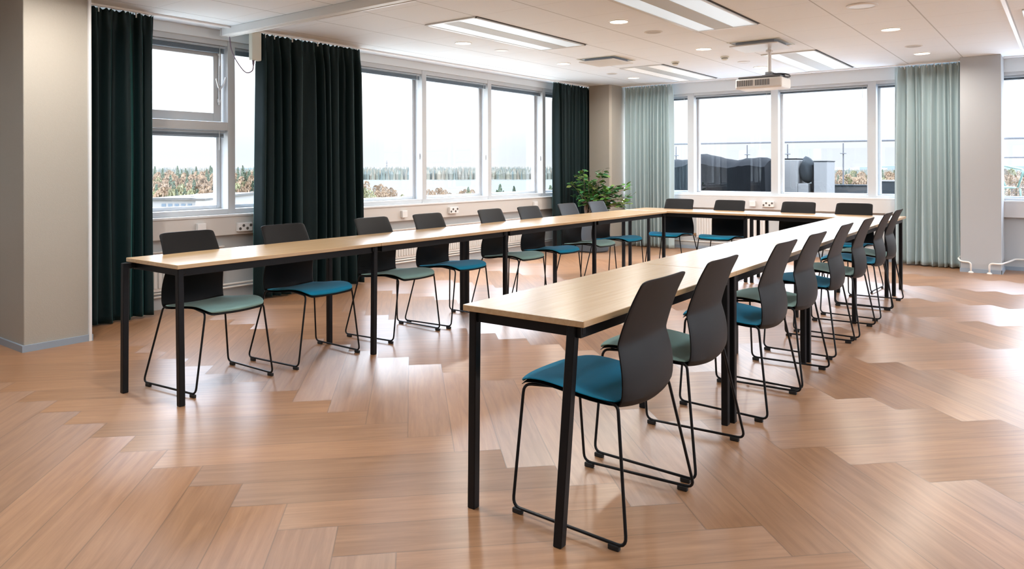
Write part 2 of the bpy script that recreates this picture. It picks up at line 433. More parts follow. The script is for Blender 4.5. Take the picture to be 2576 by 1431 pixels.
# far wall
boxes('wall_far', [((-6.5, YF + .02, 0), (XR, YF + .12, .60)), ((-6.5, YF + .02, .60), (XR, YF + .25, ZS - .02)),
                   ((-6.5, YF, 2.43), (XR, YF + .25, ZC)), ((.51, YF + .001, ZS - .02), (XR, YF + .25, 2.43))], M_under, kind='structure')
box('trim_5', (-6.2, YF - .05, .625), (XR, YF + .02, .80), M_wall, bev=.004, kind='structure')
box('trim_6', (-6.2, YF - .052, .80), (XR, YF + .2, .822), M_sill, bev=.004, kind='structure')
box('trim_7', (-6.2, YF - .012, 2.34), (XR, YF + .2, 2.5), M_header, bev=.003, kind='structure')
box('baseboard_far', (-6.3, YF + .008, 0), (XR, YF + .022, .045), M_skirt, kind='structure')
# the unseen sides of the room, with their own windows
boxes('wall_back', [((-6.5, YB - .2, 0), (XR, YB, ZC))], M_wall, kind='structure')
boxes('wall_right', [((XR, YB, 0), (XR + .2, 10.7, .8)), ((XR, YB, 2.36), (XR + .2, 10.7, ZC)), ((XR, YB, .8), (XR + .2, 3.4, 2.36)), ((XR, 4.4, .8), (XR + .2, 5.2, 2.36)), ((XR, 10.2, .8), (XR + .2, 10.7, 2.36))], M_wall, kind='structure')

def left_window(n, y0, y1, w0=.075, w1=.075, transom=False, lo_w=True):
    root = empty('window_%d' % n, (XL, (y0 + y1) / 2, ZS)); root['kind'] = 'structure'
    off = Vector((XL, (y0 + y1) / 2, ZS))
    def B(name, L, m, bev=.003):
        return boxes(name, [((a[0] - off.x, a[1] - off.y, a[2] - off.z), (b[0] - off.x, b[1] - off.y, b[2] - off.z)) for a, b in L], m, root, bev)
    a, b = y0 + w0 / 2, y1 - w1 / 2
    fr = [((XL - .2, y1 - w1 / 2, ZS - .02), (XL, y1 + w1 / 2, ZH + .06)),
          ((XL - .2, a, ZH), (XL - .004, b, ZH + .055)), ((XL - .2, a, ZS - .018), (XL - .004, b, ZS + .03))]
    if transom: fr.append(((XL - .2, a, 1.575), (XL - .004, b, 1.652)))
    B('window_frame', fr, M_frame)
    sf = .042
    def sash(z0, z1, name='sash', wide=sf):
        B(name, [((GX - .03, a, z0), (GX + .03, a + wide, z1)), ((GX - .03, b - wide, z0), (GX + .03, b, z1)),
                 ((GX - .03, a + wide, z0), (GX + .03, b - wide, z0 + wide * .8)), ((GX - .03, a + wide, z1 - wide), (GX + .03, b - wide, z1))], M_frame)
        B('glass', [((GX - .003, a + wide - .005, z0 + wide * .8 - .005), (GX + .003, b - wide + .005, z1 - wide + .005))], M_glass, 0)
    if transom:
        sash(ZS + .03, 1.575)
        z0, z1 = 1.652, ZH
        X = XL - .075
        B('opening_sash', [((X - .05, a + .005, z0 + .008), (X, a + .085, z1 - .015)), ((X - .05, b - .1, z0 + .008), (X, b - .02, z1 - .015)),
                           ((X - .05, a + .085, z0 + .008), (X, b - .1, z0 + .085)), ((X - .05, a + .085, z1 - .1), (X, b - .1, z1 - .015))], M_frame)
        B('glass', [((X - .028, a + .08, z0 + .08), (X - .022, b - .095, z1 - .095))], M_glass, 0)
        bm = bmesh.new()
        yy = b - .05
        q = lambda x, y, z: (x - off.x, y - off.y, z - off.z)
        tube(bm, [q(X + .012, yy, z1 - .05), q(X + .012, yy, z0 + .16)], .007)
        for zz in (z1 - .07, z0 + .34, z0 + .2): rbox(bm, q(X - .002, yy - .014, zz - .018), q(X + .02, yy + .014, zz + .018), .004)
        tube(bm, [q(X + .02, yy, z0 + .30), q(X + .045, yy - .03, z0 + .34), q(X + .05, yy - .05, z0 + .40)], .008)
        tube(bm, [q(X + .02, yy, z0 + .30), q(X + .04, yy + .03, z0 + .36), q(X + .045, yy + .05, z0 + .42)], .008)
        finish('handle', bm, M_handle, root, smooth='auto')
    else:
        sash(ZS + .03, ZH)
        B('latch', [((XL - .06, b - .018, 1.33), (XL - .035, b + .002, 1.40))], M_handle, .003)
    return root
def far_window(n, x0, x1):
    w = .1
    root = empty('window_%d' % n, ((x0 + x1) / 2, YF, ZS)); root['kind'] = 'structure'
    off = Vector(((x0 + x1) / 2, YF, ZS))
    def B(name, L, m, bev=.003):
        return boxes(name, [((a[0] - off.x, a[1] - off.y, a[2] - off.z), (b[0] - off.x, b[1] - off.y, b[2] - off.z)) for a, b in L], m, root, bev)
    a, b = x0 + w / 2, x1 - w / 2
    B('window_frame', [((x1 - w / 2, YF, ZS - .0), (x1 + w / 2, YF + .2, ZH)), ((a, YF + .004, ZS + .003), (b, YF + .2, ZS + .035)), ((a, YF + .004, 2.30), (b, YF + .2, ZH))], M_frame)
    sf = .032
    z0, z1 = ZS + .035, 2.30
    B('sash', [((a, GY - .03, z0), (a + sf, GY + .03, z1)), ((b - sf, GY - .03, z0), (b, GY + .03, z1)),
               ((a + sf, GY - .03, z0), (b - sf, GY + .03, z0 + .02)), ((a + sf, GY - .03, z1 - sf), (b - sf, GY + .03, z1))], M_frame)
    B('glass', [((a + sf - .005, GY - .003, z0 + .015), (b - sf + .005, GY + .003, z1 - sf + .005))], M_glass, 0)
    B('latch', [((b - .005, YF + .03, 1.33), (b + .015, YF + .055, 1.39))], M_handle, .003)

wn = 1
for i in range(len(LM) - 1):
    left_window(wn, LM[i], LM[i + 1], .075, .075, transom=(i == 1)); wn += 1
for i in range(len(FM) - 1):
    far_window(wn, FM[i], FM[i + 1]); wn += 1

# venetian blinds drawn up to the top of each window
def blind(axis, a, b, plane, ztop, zbot, label, group, light=M_blind_light):
    n = 7; L = [];
    c = (a + b) / 2
    root = empty('venetian_blind', (plane, c, ztop) if axis == 'Y' else (c, plane, ztop), 0, label, 'window blind', group)
    def T(lo, hi):
        # lo/hi = (along, across, z) relative
        if axis == 'Y': return ((lo[1], lo[0], lo[2]), (hi[1], hi[0], hi[2]))
        return ((lo[0], lo[1], lo[2]), (hi[0], hi[1], hi[2]))
    h = (b - a) / 2
    boxes('head_rail', [T((-h, -.014, -.022), (h, .014, 0))], light, root, .002)
    zz = zbot - ztop
    for k in range(n):
        z = -.026 + (zz + .026 + .012) * k / (n - 1)
        L.append(T((-h + .01, -.013, z - .0022), (h - .01, .013, z + .0008)))
    boxes('slats', L, M_blind, root)
    boxes('bottom_rail', [T((-h + .01, -.014, zz - .002), (h - .01, .014, zz + .008))], M_blind, root, .002)
    boxes('cord', [T((h - .06, .016 if axis == 'Y' else -.018, zz - .12), (h - .056, .020 if axis == 'Y' else -.014, 0))], M_handle, root)
    return root
bl = {3: None}
left_lab = {1: 'grey blind drawn up over the opening casement beside the first dark green curtain',
            2: 'grey blind drawn up in the narrow pane behind the hanging motor box',
            3: 'grey blind drawn up over the widest left window pane right of the big green curtain',
            4: 'grey blind drawn up over the second pane from the big green curtain, left wall',
            5: 'grey blind drawn up over the third pane from the big green curtain, left wall',
            6: 'grey blind drawn up in the sliver of window beside the corner green curtain'}
for i in (1, 2, 3, 4, 5, 6):
    blind('Y', LM[i] + .05, LM[i + 1] - .05, XL - .035, 2.358, 2.292, left_lab[i], 'blinds drawn up in the left windows')
blind('Y', LM[1] + .05, LM[2] - .05, XL - .045, 1.572, 1.512, 'thin dark blind drawn up under the window transom, above the lower pane', 'blinds drawn up in the left windows')
far_lab = {0: 'grey blind above the narrow pane beside the left pale curtain', 1: 'grey blind above the wide pane left of the central window post, behind the projector',
           2: 'grey blind above the wide pane right of the central window post', 3: 'grey blind above the narrow pane beside the right pale curtain',
           4: 'grey blind above the window right of the far grey pillar'}
for i in (0, 1, 2, 3, 4):
    x0 = FM[i] + .06; 
    blind('X', x0, FM[i + 1] - .06, YF + .05, 2.298, 2.25, far_lab[i], 'blinds drawn up in the far windows')

# pillars
bm = bmesh.new(); rbox(bm, (XL + .0, 1.93, 0), (-5.55, 2.335, ZC), .006)
finish('wall_pillar_left', bm, M_wall_beige, kind='structure').name = 'trim_8'
box('trim_9', (-5.556, 2.332, 0), (-5.53, 2.350, ZC), M_sill, kind='structure')
boxes('baseboard_left', [((XL, 1.915, 0), (-5.535, 1.93, .045)), ((-5.55, 1.93, 0), (-5.535, 2.36, .045))], M_skirt, kind='structure')
# left pillar's face toward the near side is a wall return
box('trim_10', (-1.007, 9.985, 0), (-.607, 10.44, ZC), M_cool, bev=.004, kind='structure')
boxes('baseboard_right', [((-1.012, 9.972, 0), (-.602, 9.985, .045)), ((-.607, 9.972, 0), (-.594, 10.42, .045))], M_skirt, kind='structure')
bm = bmesh.new()
for lo, hi in (((-5.985, 9.90, 0), (-5.6, 10.34, ZC)),):
    rbox(bm, lo, hi, 0)
es = [e for e in bm.edges if abs(e.verts[0].co.z - e.verts[1].co.z) > 1 and e.verts[0].co.x > -5.7 and e.verts[0].co.y < 10]
bmesh.ops.bevel(bm, geom=es, offset=.03, segments=1, affect='EDGES')
finish('trim_11', bm, M_wall_beige, kind='structure')

# ------------------------------------------------------------------ curtains
def curtain(name, axis, a, b, plane, ztop, zbot, folds, amp, m, label, group, seed, flare=.03, tape=True, toward=1):
    rr = random.Random(seed)
    root = empty(name, (plane, (a + b) / 2, 0) if axis == 'Y' else ((a + b) / 2, plane, 0), 0, label, 'curtain', group)
    nu = folds * 14; zs = [zbot, zbot + .05, .2, .5, .9, 1.3, 1.7, 2.0, ztop - .28, ztop - .17, ztop - .10, ztop - .075, ztop - .045, ztop - .02, ztop]
    ph = [rr.uniform(0, 6.28) for _ in range(6)]
    wd = [rr.choice([.55, .8, 1.0, 1.3, 1.6]) * rr.uniform(.85, 1.15) for _ in range(folds)]; tot = sum(wd)
    cum = [0]
    for w_ in wd: cum.append(cum[-1] + w_ / tot)
    dep = [rr.uniform(.5, 1.3) for _ in range(folds + 1)]
    bm = bmesh.new(); ringF = []; 
    def P(s, z):
        k = 0
        while k < folds - 1 and s > cum[k + 1]: k += 1
        t = (s - cum[k]) / (cum[k + 1] - cum[k])
        t = min(max(t, 0), 1)
        A = amp * (dep[k] * (1 - t) + dep[k + 1] * t)
        hz = (z - zbot) / (ztop - zbot)
        top = max(0, (hz - .9) / .1)
        A *= (1.0 - .62 * top) * (1.0 + .12 * (1 - hz))
        off = A * (.5 - .5 * math.cos(2 * PI * t)) ** 1.0 - A * .5
        sharp = A * .13 * math.sin(4 * PI * t + ph[0] + hz * .9 + k * 1.7)
        off += sharp * (1 - hz * .4)
        if hz > .955: off += .007 * math.sin(s * folds * 14 + ph[1]) 
        sway = .018 * math.sin(3 * s + ph[2] + hz * 2.2) * (1 - hz)
        al = a + (b - a) * s + (s - .5) * flare * (1 - hz) + .012 * math.sin(2 * PI * s * 2.3 + ph[3]) * math.sin(PI * hz) + .006 * math.sin(2 * PI * t + ph[4]) 
        zz = z
        if hz > .985: zz += .008 * math.sin(s * folds * 19 + ph[5])
        elif hz < .001: zz += .006 * math.sin(s * 9 + ph[5])
        ac = (off + sway) * toward
        al -= (a + b) / 2
        return (ac, al, zz) if axis == 'Y' else (al, ac, zz)
    th = .004
    for side in (0, 1):
        rows = []
        for z in zs:
            row = []
            for i in range(nu + 1):
                p = Vector(P(i / nu, z))
                d = th * (1 if side else -1)
                p += Vector((d, 0, 0)) if axis == 'Y' else Vector((0, d, 0))
                row.append(bm.verts.new(p))
            rows.append(row)
        ringF.append(rows)
    for rows, fl in ((ringF[0], True), (ringF[1], False)):
        for r0, r1 in zip(rows, rows[1:]):
            for i in range(nu):
                q = (r0[i], r0[i + 1], r1[i + 1], r1[i]); bm.faces.new(q if fl else tuple(reversed(q)))
    for idx in (0, nu):
        for j in range(len(zs) - 1):
            bm.faces.new((ringF[0][j][idx], ringF[0][j + 1][idx], ringF[1][j + 1][idx], ringF[1][j][idx]))
    for j in (0, len(zs) - 1):
        for i in range(nu):
            bm.faces.new((ringF[0][j][i], ringF[0][j][i + 1], ringF[1][j][i + 1], ringF[1][j][i]))
    finish('fabric', bm, m, root, smooth=True)
    # hooks into the track
    nh = max(4, folds)
    for k in range(nh):
        bm = bmesh.new()
        s = (k + .5) / nh; al = (a + (b - a) * s) - (a + b) / 2
        lo = (-.006, al - .004, ztop - .03); hi = (.006, al + .004, ZC - .014)
        if axis == 'X': lo = (lo[1], lo[0], lo[2]); hi = (hi[1], hi[0], hi[2])
        rbox(bm, lo, hi)
        finish('hook', bm, M_track, root)
    return root
curtain('curtain', 'Y', 2.37, 3.045, -6.02, 2.475, .015, 7, .085, M_green_curtain, 'dark green floor-length curtain beside the big beige pillar', 'dark green curtains', 3)
curtain('curtain', 'Y', 4.035, 5.245, -6.0, 2.475, .012, 12, .095, M_green_curtain, 'widest dark green curtain, hanging between the opening casement and the lake view panes', 'dark green curtains', 5)
curtain('curtain', 'Y', 8.98, 9.985, -6.02, 2.475, .015, 10, .085, M_green_curtain, 'dark green curtain in the far corner behind the potted plant', 'dark green curtains', 8)
curtain('curtain', 'X', -5.56, -4.735, 10.25, 2.47, .015, 12, .085, M_light_curtain, 'pale aqua curtain next to the corner pillar behind the plant', 'pale aqua curtains', 12, toward=-1)
curtain('curtain', 'X', -1.745, -1.02, 10.25, 2.47, .015, 9, .095, M_light_curtain, 'pale aqua curtain beside the far grey pillar on the right', 'pale aqua curtains', 21, toward=-1)

o = boxes('curtain_track', [((-6.02 - .012, 1.2, ZC - .016), (-5.99 + .002, 9.95, ZC))], M_track, bev=.002)
tag(o, 'long white ceiling curtain track above the left window wall', 'curtain track')
o = boxes('curtain_track', [((-5.6, 10.235, ZC - .016), (-1.02, 10.265, ZC)), ((-.6, 10.235, ZC - .016), (XR, 10.265, ZC))], M_track, bev=.002)
tag(o, 'white ceiling curtain track above the far window wall', 'curtain track')

# motor box with its looped cable
t = empty('curtain_motor', (-6.0, 3.985, 2.22), 0, 'ivory motor box hanging at the top left of the widest green curtain', 'motor')
box('casing', (-.028, -.055, 0), (.028, .045, .262), M_ivory, t, .008)
bm = bmesh.new(); lathe(bm, [(.012, 0.002), (.010, -.03), (.006, -.05)], 0, -.025, 12); finish('strain_relief', bm, M_cable, t, smooth='auto')
bm = bmesh.new()
tube(bm, rounded([(0, -.025, -.048), (0, -.03, -.10), (-.02, -.09, -.13), (-.06, -.16, -.02), (-.1, -.19, .09), (-.12, -.19, .21)], .06), .0055, sides=6)
finish('cable', bm, M_cable, t, smooth=True)

# boxed-in screen casing across the ceiling
t = empty('ceiling_screen_casing', (-4.2, 3.76, 2.43), 0, 'long white box casing running across the ceiling at top left', 'ceiling casing')
box('casing', (-1.94, -.037, 0), (4.4, .03, .0695), M_header, t, .004)
box('lower_lip', (-1.94, .03, -.004), (4.4, .046, .012), M_sill, t, .003)
box('end_cap', (-1.955, -.04, -.004), (-1.94, .046, .0695), M_sill, t, .002)

# ------------------------------------------------------------------ under-window fittings
def socket_left(y, z, gang, label, w=.081, holes=True):
    t = empty('wall_socket' if holes else 'switch_box', (XL + .045, y, z), 0, label, 'socket' if holes else 'switch')
    W = w * gang / 2
    box('cover', (0.001, -W, -.04), (.038, W, .04), M_socket, t, .004)
    if holes:
        for g in range(gang):
            y0 = -W + w * (g + .5)
            bm = bmesh.new()
            for dy, dz in ((-.018, -.014), (.018, .014)):
                m4 = Matrix.Translation((.0385, y0 + dy, dz)) @ Matrix.Rotation(PI / 2, 4, 'Y')
                bmesh.ops.create_cone(bm, cap_ends=True, segments=14, radius1=.0135, radius2=.0135, depth=.004, matrix=m4)
            finish('sockets', bm, M_socket_hole, t)
    return t
def socket_far(x, z, gang, label, w=.081, holes=True):
    t = empty('wall_socket' if holes else 'switch_box', (x, YF - .05, z), 0, label, 'socket' if holes else 'switch')
    W = w * gang / 2
    box('cover', (-W, -.038, -.04), (W, -.001, .04), M_socket, t, .004)
    if holes:
        for g in range(gang):
            x0 = -W + w * (g + .5)
            bm = bmesh.new()
            for dx, dz in ((-.018, -.014), (.018, .014)):
                m4 = Matrix.Translation((x0 + dx, -.0385, dz)) @ Matrix.Rotation(PI / 2, 4, 'X')
                bmesh.ops.create_cone(bm, cap_ends=True, segments=14, radius1=.0135, radius2=.0135, depth=.004, matrix=m4)
            finish('sockets', bm, M_socket_hole, t)
    return t
socket_left(3.985, .673, 2, 'white double socket beneath the opening casement, left of the widest green curtain', .075)
socket_left(6.93, .69, 2, 'white double socket under the lake view windows')
socket_left(6.07, .685, 1, 'blank white switch box under the lake view windows, left of the double socket', holes=False)
socket_left(8.72, .69, 1, 'small white switch box low on the left wall beside the corner curtain', holes=False)
socket_left(3.55, .69, 1, 'small white outlet box just above the first chair back', holes=False)
socket_far(-3.36, .705, 2, 'white double socket under the far windows below the projector')
socket_far(-3.58, .705, 1, 'blank white box beside the double socket under the far windows', holes=False)

def radiator(axis, a, b, plane, z0, z1, label, group):
    L = b - a; c = (a + b) / 2
    t = empty('radiator', (plane, c, z0) if axis == 'Y' else (c, plane, z0), 0, label, 'radiator', group)
    sg = 1 if axis == 'Y' else -1
    def T(lo, hi):
        lo2 = (sg * lo[1], lo[0], lo[2]); hi2 = (sg * hi[1], hi[0], hi[2])
        if axis == 'X': lo2 = (lo[0], sg * lo[1], lo[2]); hi2 = (hi[0], sg * hi[1], hi[2])
        return (tuple(min(p, q) for p, q in zip(lo2, hi2)), tuple(max(p, q) for p, q in zip(lo2, hi2)))
    h = z1 - z0
    boxes('panel', [T((-L / 2, 0.005, 0), (L / 2, .03, h))], M_rad, t, .006)
    ribs = []; n = int(L / .04)
    for k in range(n):
        u = -L / 2 + L * (k + .5) / n
        ribs.append(T((u - .012, .028, .03), (u + .012, .042, h - .03)))
    boxes('ribs', ribs, M_rad, t, .004)
    boxes('top_grille', [T((-L / 2 - .004, -.0, h - .004), (L / 2 + .004, .046, h + .008))], M_rad, t, .003)
    bm = bmesh.new(); 
    lo, hi = T((-L / 2 - .05, .01, .03), (-L / 2 - .004, .035, .07)); rbox(bm, lo, hi, .008)
    finish('valve', bm, M_brass, t)
    return t
PLX = XL - .018
for k, (a, b, lab) in enumerate([(2.72, 3.8, 'white radiator behind the first two chairs at the window wall'), (4.0, 5.1, 'white radiator hidden behind the widest green curtain'),
                               (5.55, 6.35, 'white ribbed radiator behind the third and fourth window-side chairs'), (6.6, 7.6, 'white radiator behind the fifth and sixth window-side chairs'), (7.85, 8.9, 'white radiator left of the corner green curtain')]):
    if k == 1: continue
    radiator('Y', a, b, PLX, .16, .50, lab, 'radiators under the left windows')
PFY = YF + .016
radiator('X', -4.45, -3.42, PFY, .17, .52, 'white ribbed radiator behind the far table, left of the socket', 'radiators under the far windows')
radiator('X', -3.2, -2.12, PFY, .17, .52, 'white radiator behind the two right-hand chairs of the far table', 'radiators under the far windows')

def pipe_run(name, pts, label, r=.009, parent=None, rad=.03):
    bm = bmesh.new(); tube(bm, rounded(pts, rad), r, sides=8)
    o = finish(name, bm, M_pipe, parent, smooth=True)
    if label: tag(o, label, 'pipe')
    return o
pipe_run('heating_pipe', [(XL + .01, 1.0, .115), (XL + .01, 9.85, .115)], 'lower cream heating pipe running along the left window wall')
pipe_run('heating_pipe', [(XL + .01, 1.0, .145), (XL + .01, 9.85, .145)], 'upper cream heating pipe running along the left window wall')
pipe_run('heating_pipe', [(-5.5, YF - .012, .115), (-1.1, YF - .012, .115)], 'cream heating pipe low along the far wall behind the chairs')
t = empty('heating_pipe', (-.9, 9.96, 0), 0, 'cream pipe rising from the floor on the left of the far pillar foot', 'pipe')
bm = bmesh.new(); tube(bm, rounded([(0, 0, .003), (0, 0, .118), (-.10, 0, .122), (-.13, .05, .15), (-.135, .45, .15)], .035), .010, sides=8); finish('pipe', bm, M_pipe, t, smooth=True)
bm = bmesh.new(); lathe(bm, [(.028, 0.0005), (.026, .008), (.012, .018)], 0, 0, 16); finish('floor_collar', bm, M_pipe, t, smooth='auto')
t = empty('heating_pipe', (-.72, 9.955, 0), 0, 'cream pipe rising beside the far pillar foot and running off to the right', 'pipe')
bm = bmesh.new(); tube(bm, rounded([(0, 0, .003), (0, 0, .118), (.11, 0, .118), (.18, .2, .135), (.22, .44, .14), (1.5, .465, .14)], .035), .010, sides=8); finish('pipe', bm, M_pipe, t, smooth=True)
bm = bmesh.new(); lathe(bm, [(.028, 0.0005), (.026, .008), (.012, .018)], 0, 0, 16); finish('floor_collar', bm, M_pipe, t, smooth='auto')

# ------------------------------------------------------------------ tables
TH, TT = .73, .022
def table(name, L, D, legs, label, extra=None):
    """Local frame: length along +Y from 0 to L, depth along X from 0 to D. legs = list of (x, y, dx, dy)."""
    t = empty(name, (0, 0, 0), 0, label, 'table', 'narrow oak tables set in a U')
    bm = bmesh.new(); rbox(bm, (0, .0015, TH - TT), (D, L - .0015, TH), .002, 1)
    finish('tabletop', bm, M_oak, t)
    bm = bmesh.new(); e = .028; zt = TH - TT
    rbox(bm, (e, .03, zt - .042), (e + .022, L - .03, zt), .002); rbox(bm, (D - e - .022, .03, zt - .042), (D - e, L - .03, zt), .002)
    rbox(bm, (e + .022, .03, zt - .04), (D - e - .022, .055, zt), .002); rbox(bm, (e + .022, L - .055, zt - .04), (D - e - .022, L - .03, zt), .002)
    finish('under_frame', bm, M_black, t)
    for (x, y, bx, by) in legs:
        bm = bmesh.new(); rbox(bm, (-.016, -.016, 0), (.016, .016, zt - .001), .003, 1)
        for v in bm.verts:
            k = 1 - v.co.z / zt
            v.co.x += x + bx * k; v.co.y += y + by * k
        lg = finish('leg', bm, M_black_leg, t)
        # bracket holding the leg to the frame
        xi = e + .011 if x < D / 2 else D - e - .011
        yi = .06 if y < L / 2 else L - .06
        bm = bmesh.new(); rbox(bm, (min(x, xi) - .013, min(y, yi), zt - .034), (max(x, xi) + .013, max(y, yi), zt - .002), .005)
        finish('bracket', bm, M_black, lg)
    return t
DL = .545
XLo = -4.15
def place(t, x, y, rz=0): t.location = (x, y, 0); t.rotation_euler = (0, 0, rz)
def L2(x, y): return (x, y)
# left row
ys = [1.94, 3.33, 4.735, 6.145, 7.64]
left_labels = ['end table of the window-side row, nearest the big beige pillar', 'second oak table from the pillar in the window-side row',
               'third oak table from the pillar in the window-side row', 'last window-side table, joining the far corner of the U']
for i in range(4):
    L = ys[i + 1] - ys[i]
    if i == 0: legs = [(.045, -.025, 0, -.005), (DL - .035, .03, 0, .008), (.05, L - .03, 0, 0), (DL - .03, L - .035, 0, -.01)]
    elif i == 2: legs = [(.05, .03 - 0.0, 0, 0), (.05, L - .03, 0, 0), (DL - .03, L - .045, 0, 0)]
    elif i == 3: legs = [(.05, L - .10, 0, 0), (DL - .03, L - .02, 0, 0)]
    else: legs = [(.05, L - .03, 0, 0), (DL - .03, L - .035, 0, 0)]
    place(table('conference_table', L, DL, legs, left_labels[i]), XLo, ys[i])
# right row (turned a hair)
yr = [1.995, 3.40, 4.76, 6.19, 7.66]
right_labels = ['front oak table of the right row, its corner nearest the camera', 'second oak table from the camera in the right row',
                'third oak table from the camera in the right row', 'last right-row table, ending under the far right chairs']
DR = .505
for i in range(4):
    L = yr[i + 1] - yr[i]
    xx = -1.738 - .0145 * (yr[i] - 2) * 1.0
    if i == 0: legs = [(.03, .035, 0, -.012), (DR - .06, .035, -.018, -.06), (DR - .045, L + .012 - .035, 0, 0), (.03, L - .02, 0, 0)]
    elif i == 1: legs = [(DR - .03, .03, 0, 0), (.03, L - .03, 0, 0), (DR - .045, L - .03, 0, 0)]
    elif i == 2: legs = [(DR - .03, .02, 0, 0), (.03, L - .03, 0, 0), (DR - .04, L - .02, 0, 0)]
    else: legs = [(DR - .05, L - .04, 0, 0), (.03, L - .04, 0, 0)]
    place(table('conference_table', L, DR, legs, right_labels[i]), xx, yr[i], .0145)
# far row : length along X -> rotate -90 deg
far_labels = ['far oak table at the left corner of the U, under the window', 'far oak table on the right, closing the U before the window']
xs = [-4.15, -2.71, -1.29]
DF = .53
for i in range(2):
    L = xs[i + 1] - xs[i]
    legs = [(.03, .05, 0, 0), (DF - .05, .035, 0, 0), (.03, L - .045, 0, 0), (DF - .05, L - .03, 0, 0)]
    tt = table('conference_table', L, DF, legs, far_labels[i])
    # local Y -> world +X, local X -> world +Y (mirror-free: rotate -90 and offset)
    place(tt, xs[i], 8.205, -PI / 2)
# ------------------------------------------------------------------ chairs
def chair(seatmat):
    """Faces -X. Origin on the floor at the middle of the sled."""
    t = empty('conference_chair', (0, 0, 0))
    # seat pad
    prof = [(-.272, .452), (-.255, .468), (-.20, .482), (-.13, .487), (-.05, .480), (.03, .468), (.10, .460), (.165, .458)]
    hw = [.165, .190, .203, .210, .214, .214, .208, .198]
    def slab(zoff, th, shrink, nm, m, nv=12):
        bm = bmesh.new(); top = []; bot = []
        for (x, z), h in zip(prof, hw):
            h -= shrink; rt_, rb = [], []
            for k in range(nv + 1):
                s = -1 + 2 * k / nv
                e = abs(s) ** 4
                dip = -.014 * (1 - s * s)
                if x < -.2: dip = -.004 * (1 - s * s)
                xx = x + (shrink if x < -.2 else 0) + (.022 * (s * s) if x < -.24 else (.008 * s * s if x < -.19 else 0))
                edge = -.010 * e
                rt_.append(bm.verts.new((xx, s * h, z + zoff + dip + edge)))
                rb.append(bm.verts.new((xx + (.006 if x < -.25 else 0), s * (h - .004), z + zoff + dip * .6 - th + .004 * e)))
            top.append(rt_); bot.append(rb)
        for g, fl in ((top, 0), (bot, 1)):
            for a, b in zip(g, g[1:]):
                for k in range(nv):
                    q = (a[k], a[k + 1], b[k + 1], b[k]); bm.faces.new(q if fl else q[::-1])
        for a, b, ta, tb in ((top, bot, 0, 0),):
            for i in range(len(prof) - 1):
                bm.faces.new((top[i][0], top[i + 1][0], bot[i + 1][0], bot[i][0])); bm.faces.new((top[i][nv], bot[i][nv], bot[i + 1][nv], top[i + 1][nv]))
            for k in range(nv):
                bm.faces.new((top[0][k], bot[0][k], bot[0][k + 1], top[0][k + 1])); bm.faces.new((top[-1][k], top[-1][k + 1], bot[-1][k + 1], bot[-1][k]))
        o = finish(nm, bm, m, t, smooth='auto')
        sb = o.modifiers.new('s', 'SUBSURF'); sb.levels = 1; sb.render_levels = 1
        return o
    slab(.0, .020, 0, 'seat', seatmat)
    slab(-.019, .010, -.001, 'seat_shell', M_shell)
    # backrest : curved shell
    bp = [(.150, .425, .188), (.174, .428, .197), (.190, .446, .201), (.194, .49, .200), (.192, .54, .200), (.181, .59, .195), (.1735, .618, .191), (.171, .630, .189), (.1735, .642, .188), (.185, .68, .187), (.203, .73, .184), (.223, .78, .180), (.243, .822, .179), (.2525, .842, .177), (.2565, .849, .170)]
    nv = 16; bm = bmesh.new(); th = .009; A = []; B = []
    for j, (x, z, h) in enumerate(bp):
        ra, rb = [], []
        for k in range(nv + 1):
            s = -1 + 2 * k / nv
            low = max(0, min(1, (.66 - z) / .2)); 
            bulge = .026 * (1 - s * s) * (.35 + .65 * low)          # middle bulges rearward
            zz = z
            if z < .5: zz -= .020 * (1 - s * s) * (.5 - z) / .07 * .8
            if j >= len(bp) - 3: zz -= (.0 if abs(s) < .8 else (abs(s) - .8) ** 2 * .16)
            ra.append(bm.verts.new((x + bulge + th / 2 - .012, s * h, zz)))
            rb.append(bm.verts.new((x + bulge - th / 2 - .012, s * (h - .003), zz + (.002 if j < len(bp) - 1 else 0))))
        A.append(ra); B.append(rb)
    n = len(bp)
    for g, fl in ((A, 1), (B, 0)):
        for a, b in zip(g, g[1:]):
            for k in range(nv):
                q = (a[k], a[k + 1], b[k + 1], b[k]); bm.faces.new(q if fl else q[::-1])
    for i in range(n - 1):
        bm.faces.new((A[i][0], A[i + 1][0], B[i + 1][0], B[i][0])); bm.faces.new((A[i][nv], B[i][nv], B[i + 1][nv], A[i + 1][nv]))
    for k in range(nv):
        bm.faces.new((A[0][k], B[0][k], B[0][k + 1], A[0][k + 1])); bm.faces.new((A[-1][k], A[-1][k + 1], B[-1][k + 1], B[-1][k]))
    o = finish('backrest', bm, M_shell, t, smooth='auto')
    sb = o.modifiers.new('s', 'SUBSURF'); sb.levels = 1; sb.render_levels = 1
    # sled frame
    bm = bmesh.new(); r = .0056
    for s in (-1, 1):
        loop = [(.165, s * .195, .436), (.235, s * .271, .0195), (-.228, s * .247, .0195), (-.222, s * .185, .440), (-.05, s * .15, .447)]
        tube(bm, rounded(loop, [.02, .034, .034, .03, .02], True), r, closed=True, sides=8)
    tube(bm, [(-.19, -.165, .443), (-.19, .165, .443)], r * .9); tube(bm, [(.12, -.18, .436), (.12, .18, .436)], r * .9)
    fr = finish('sled_frame', bm, M_black, t, smooth='auto')
    for s in (-1, 1):
        for x in (-.205, .19):
            bm = bmesh.new(); yy = s * (.247 + (x + .228) / .463 * .024); rbox(bm, (x - .02, yy - .0085, .0005), (x + .02, yy + .0085, .018), .003)
            finish('glide', bm, M_rubber, fr)
    return t
protos = {'blue': chair(M_blue), 'sage': chair(M_sage)}
used = set()
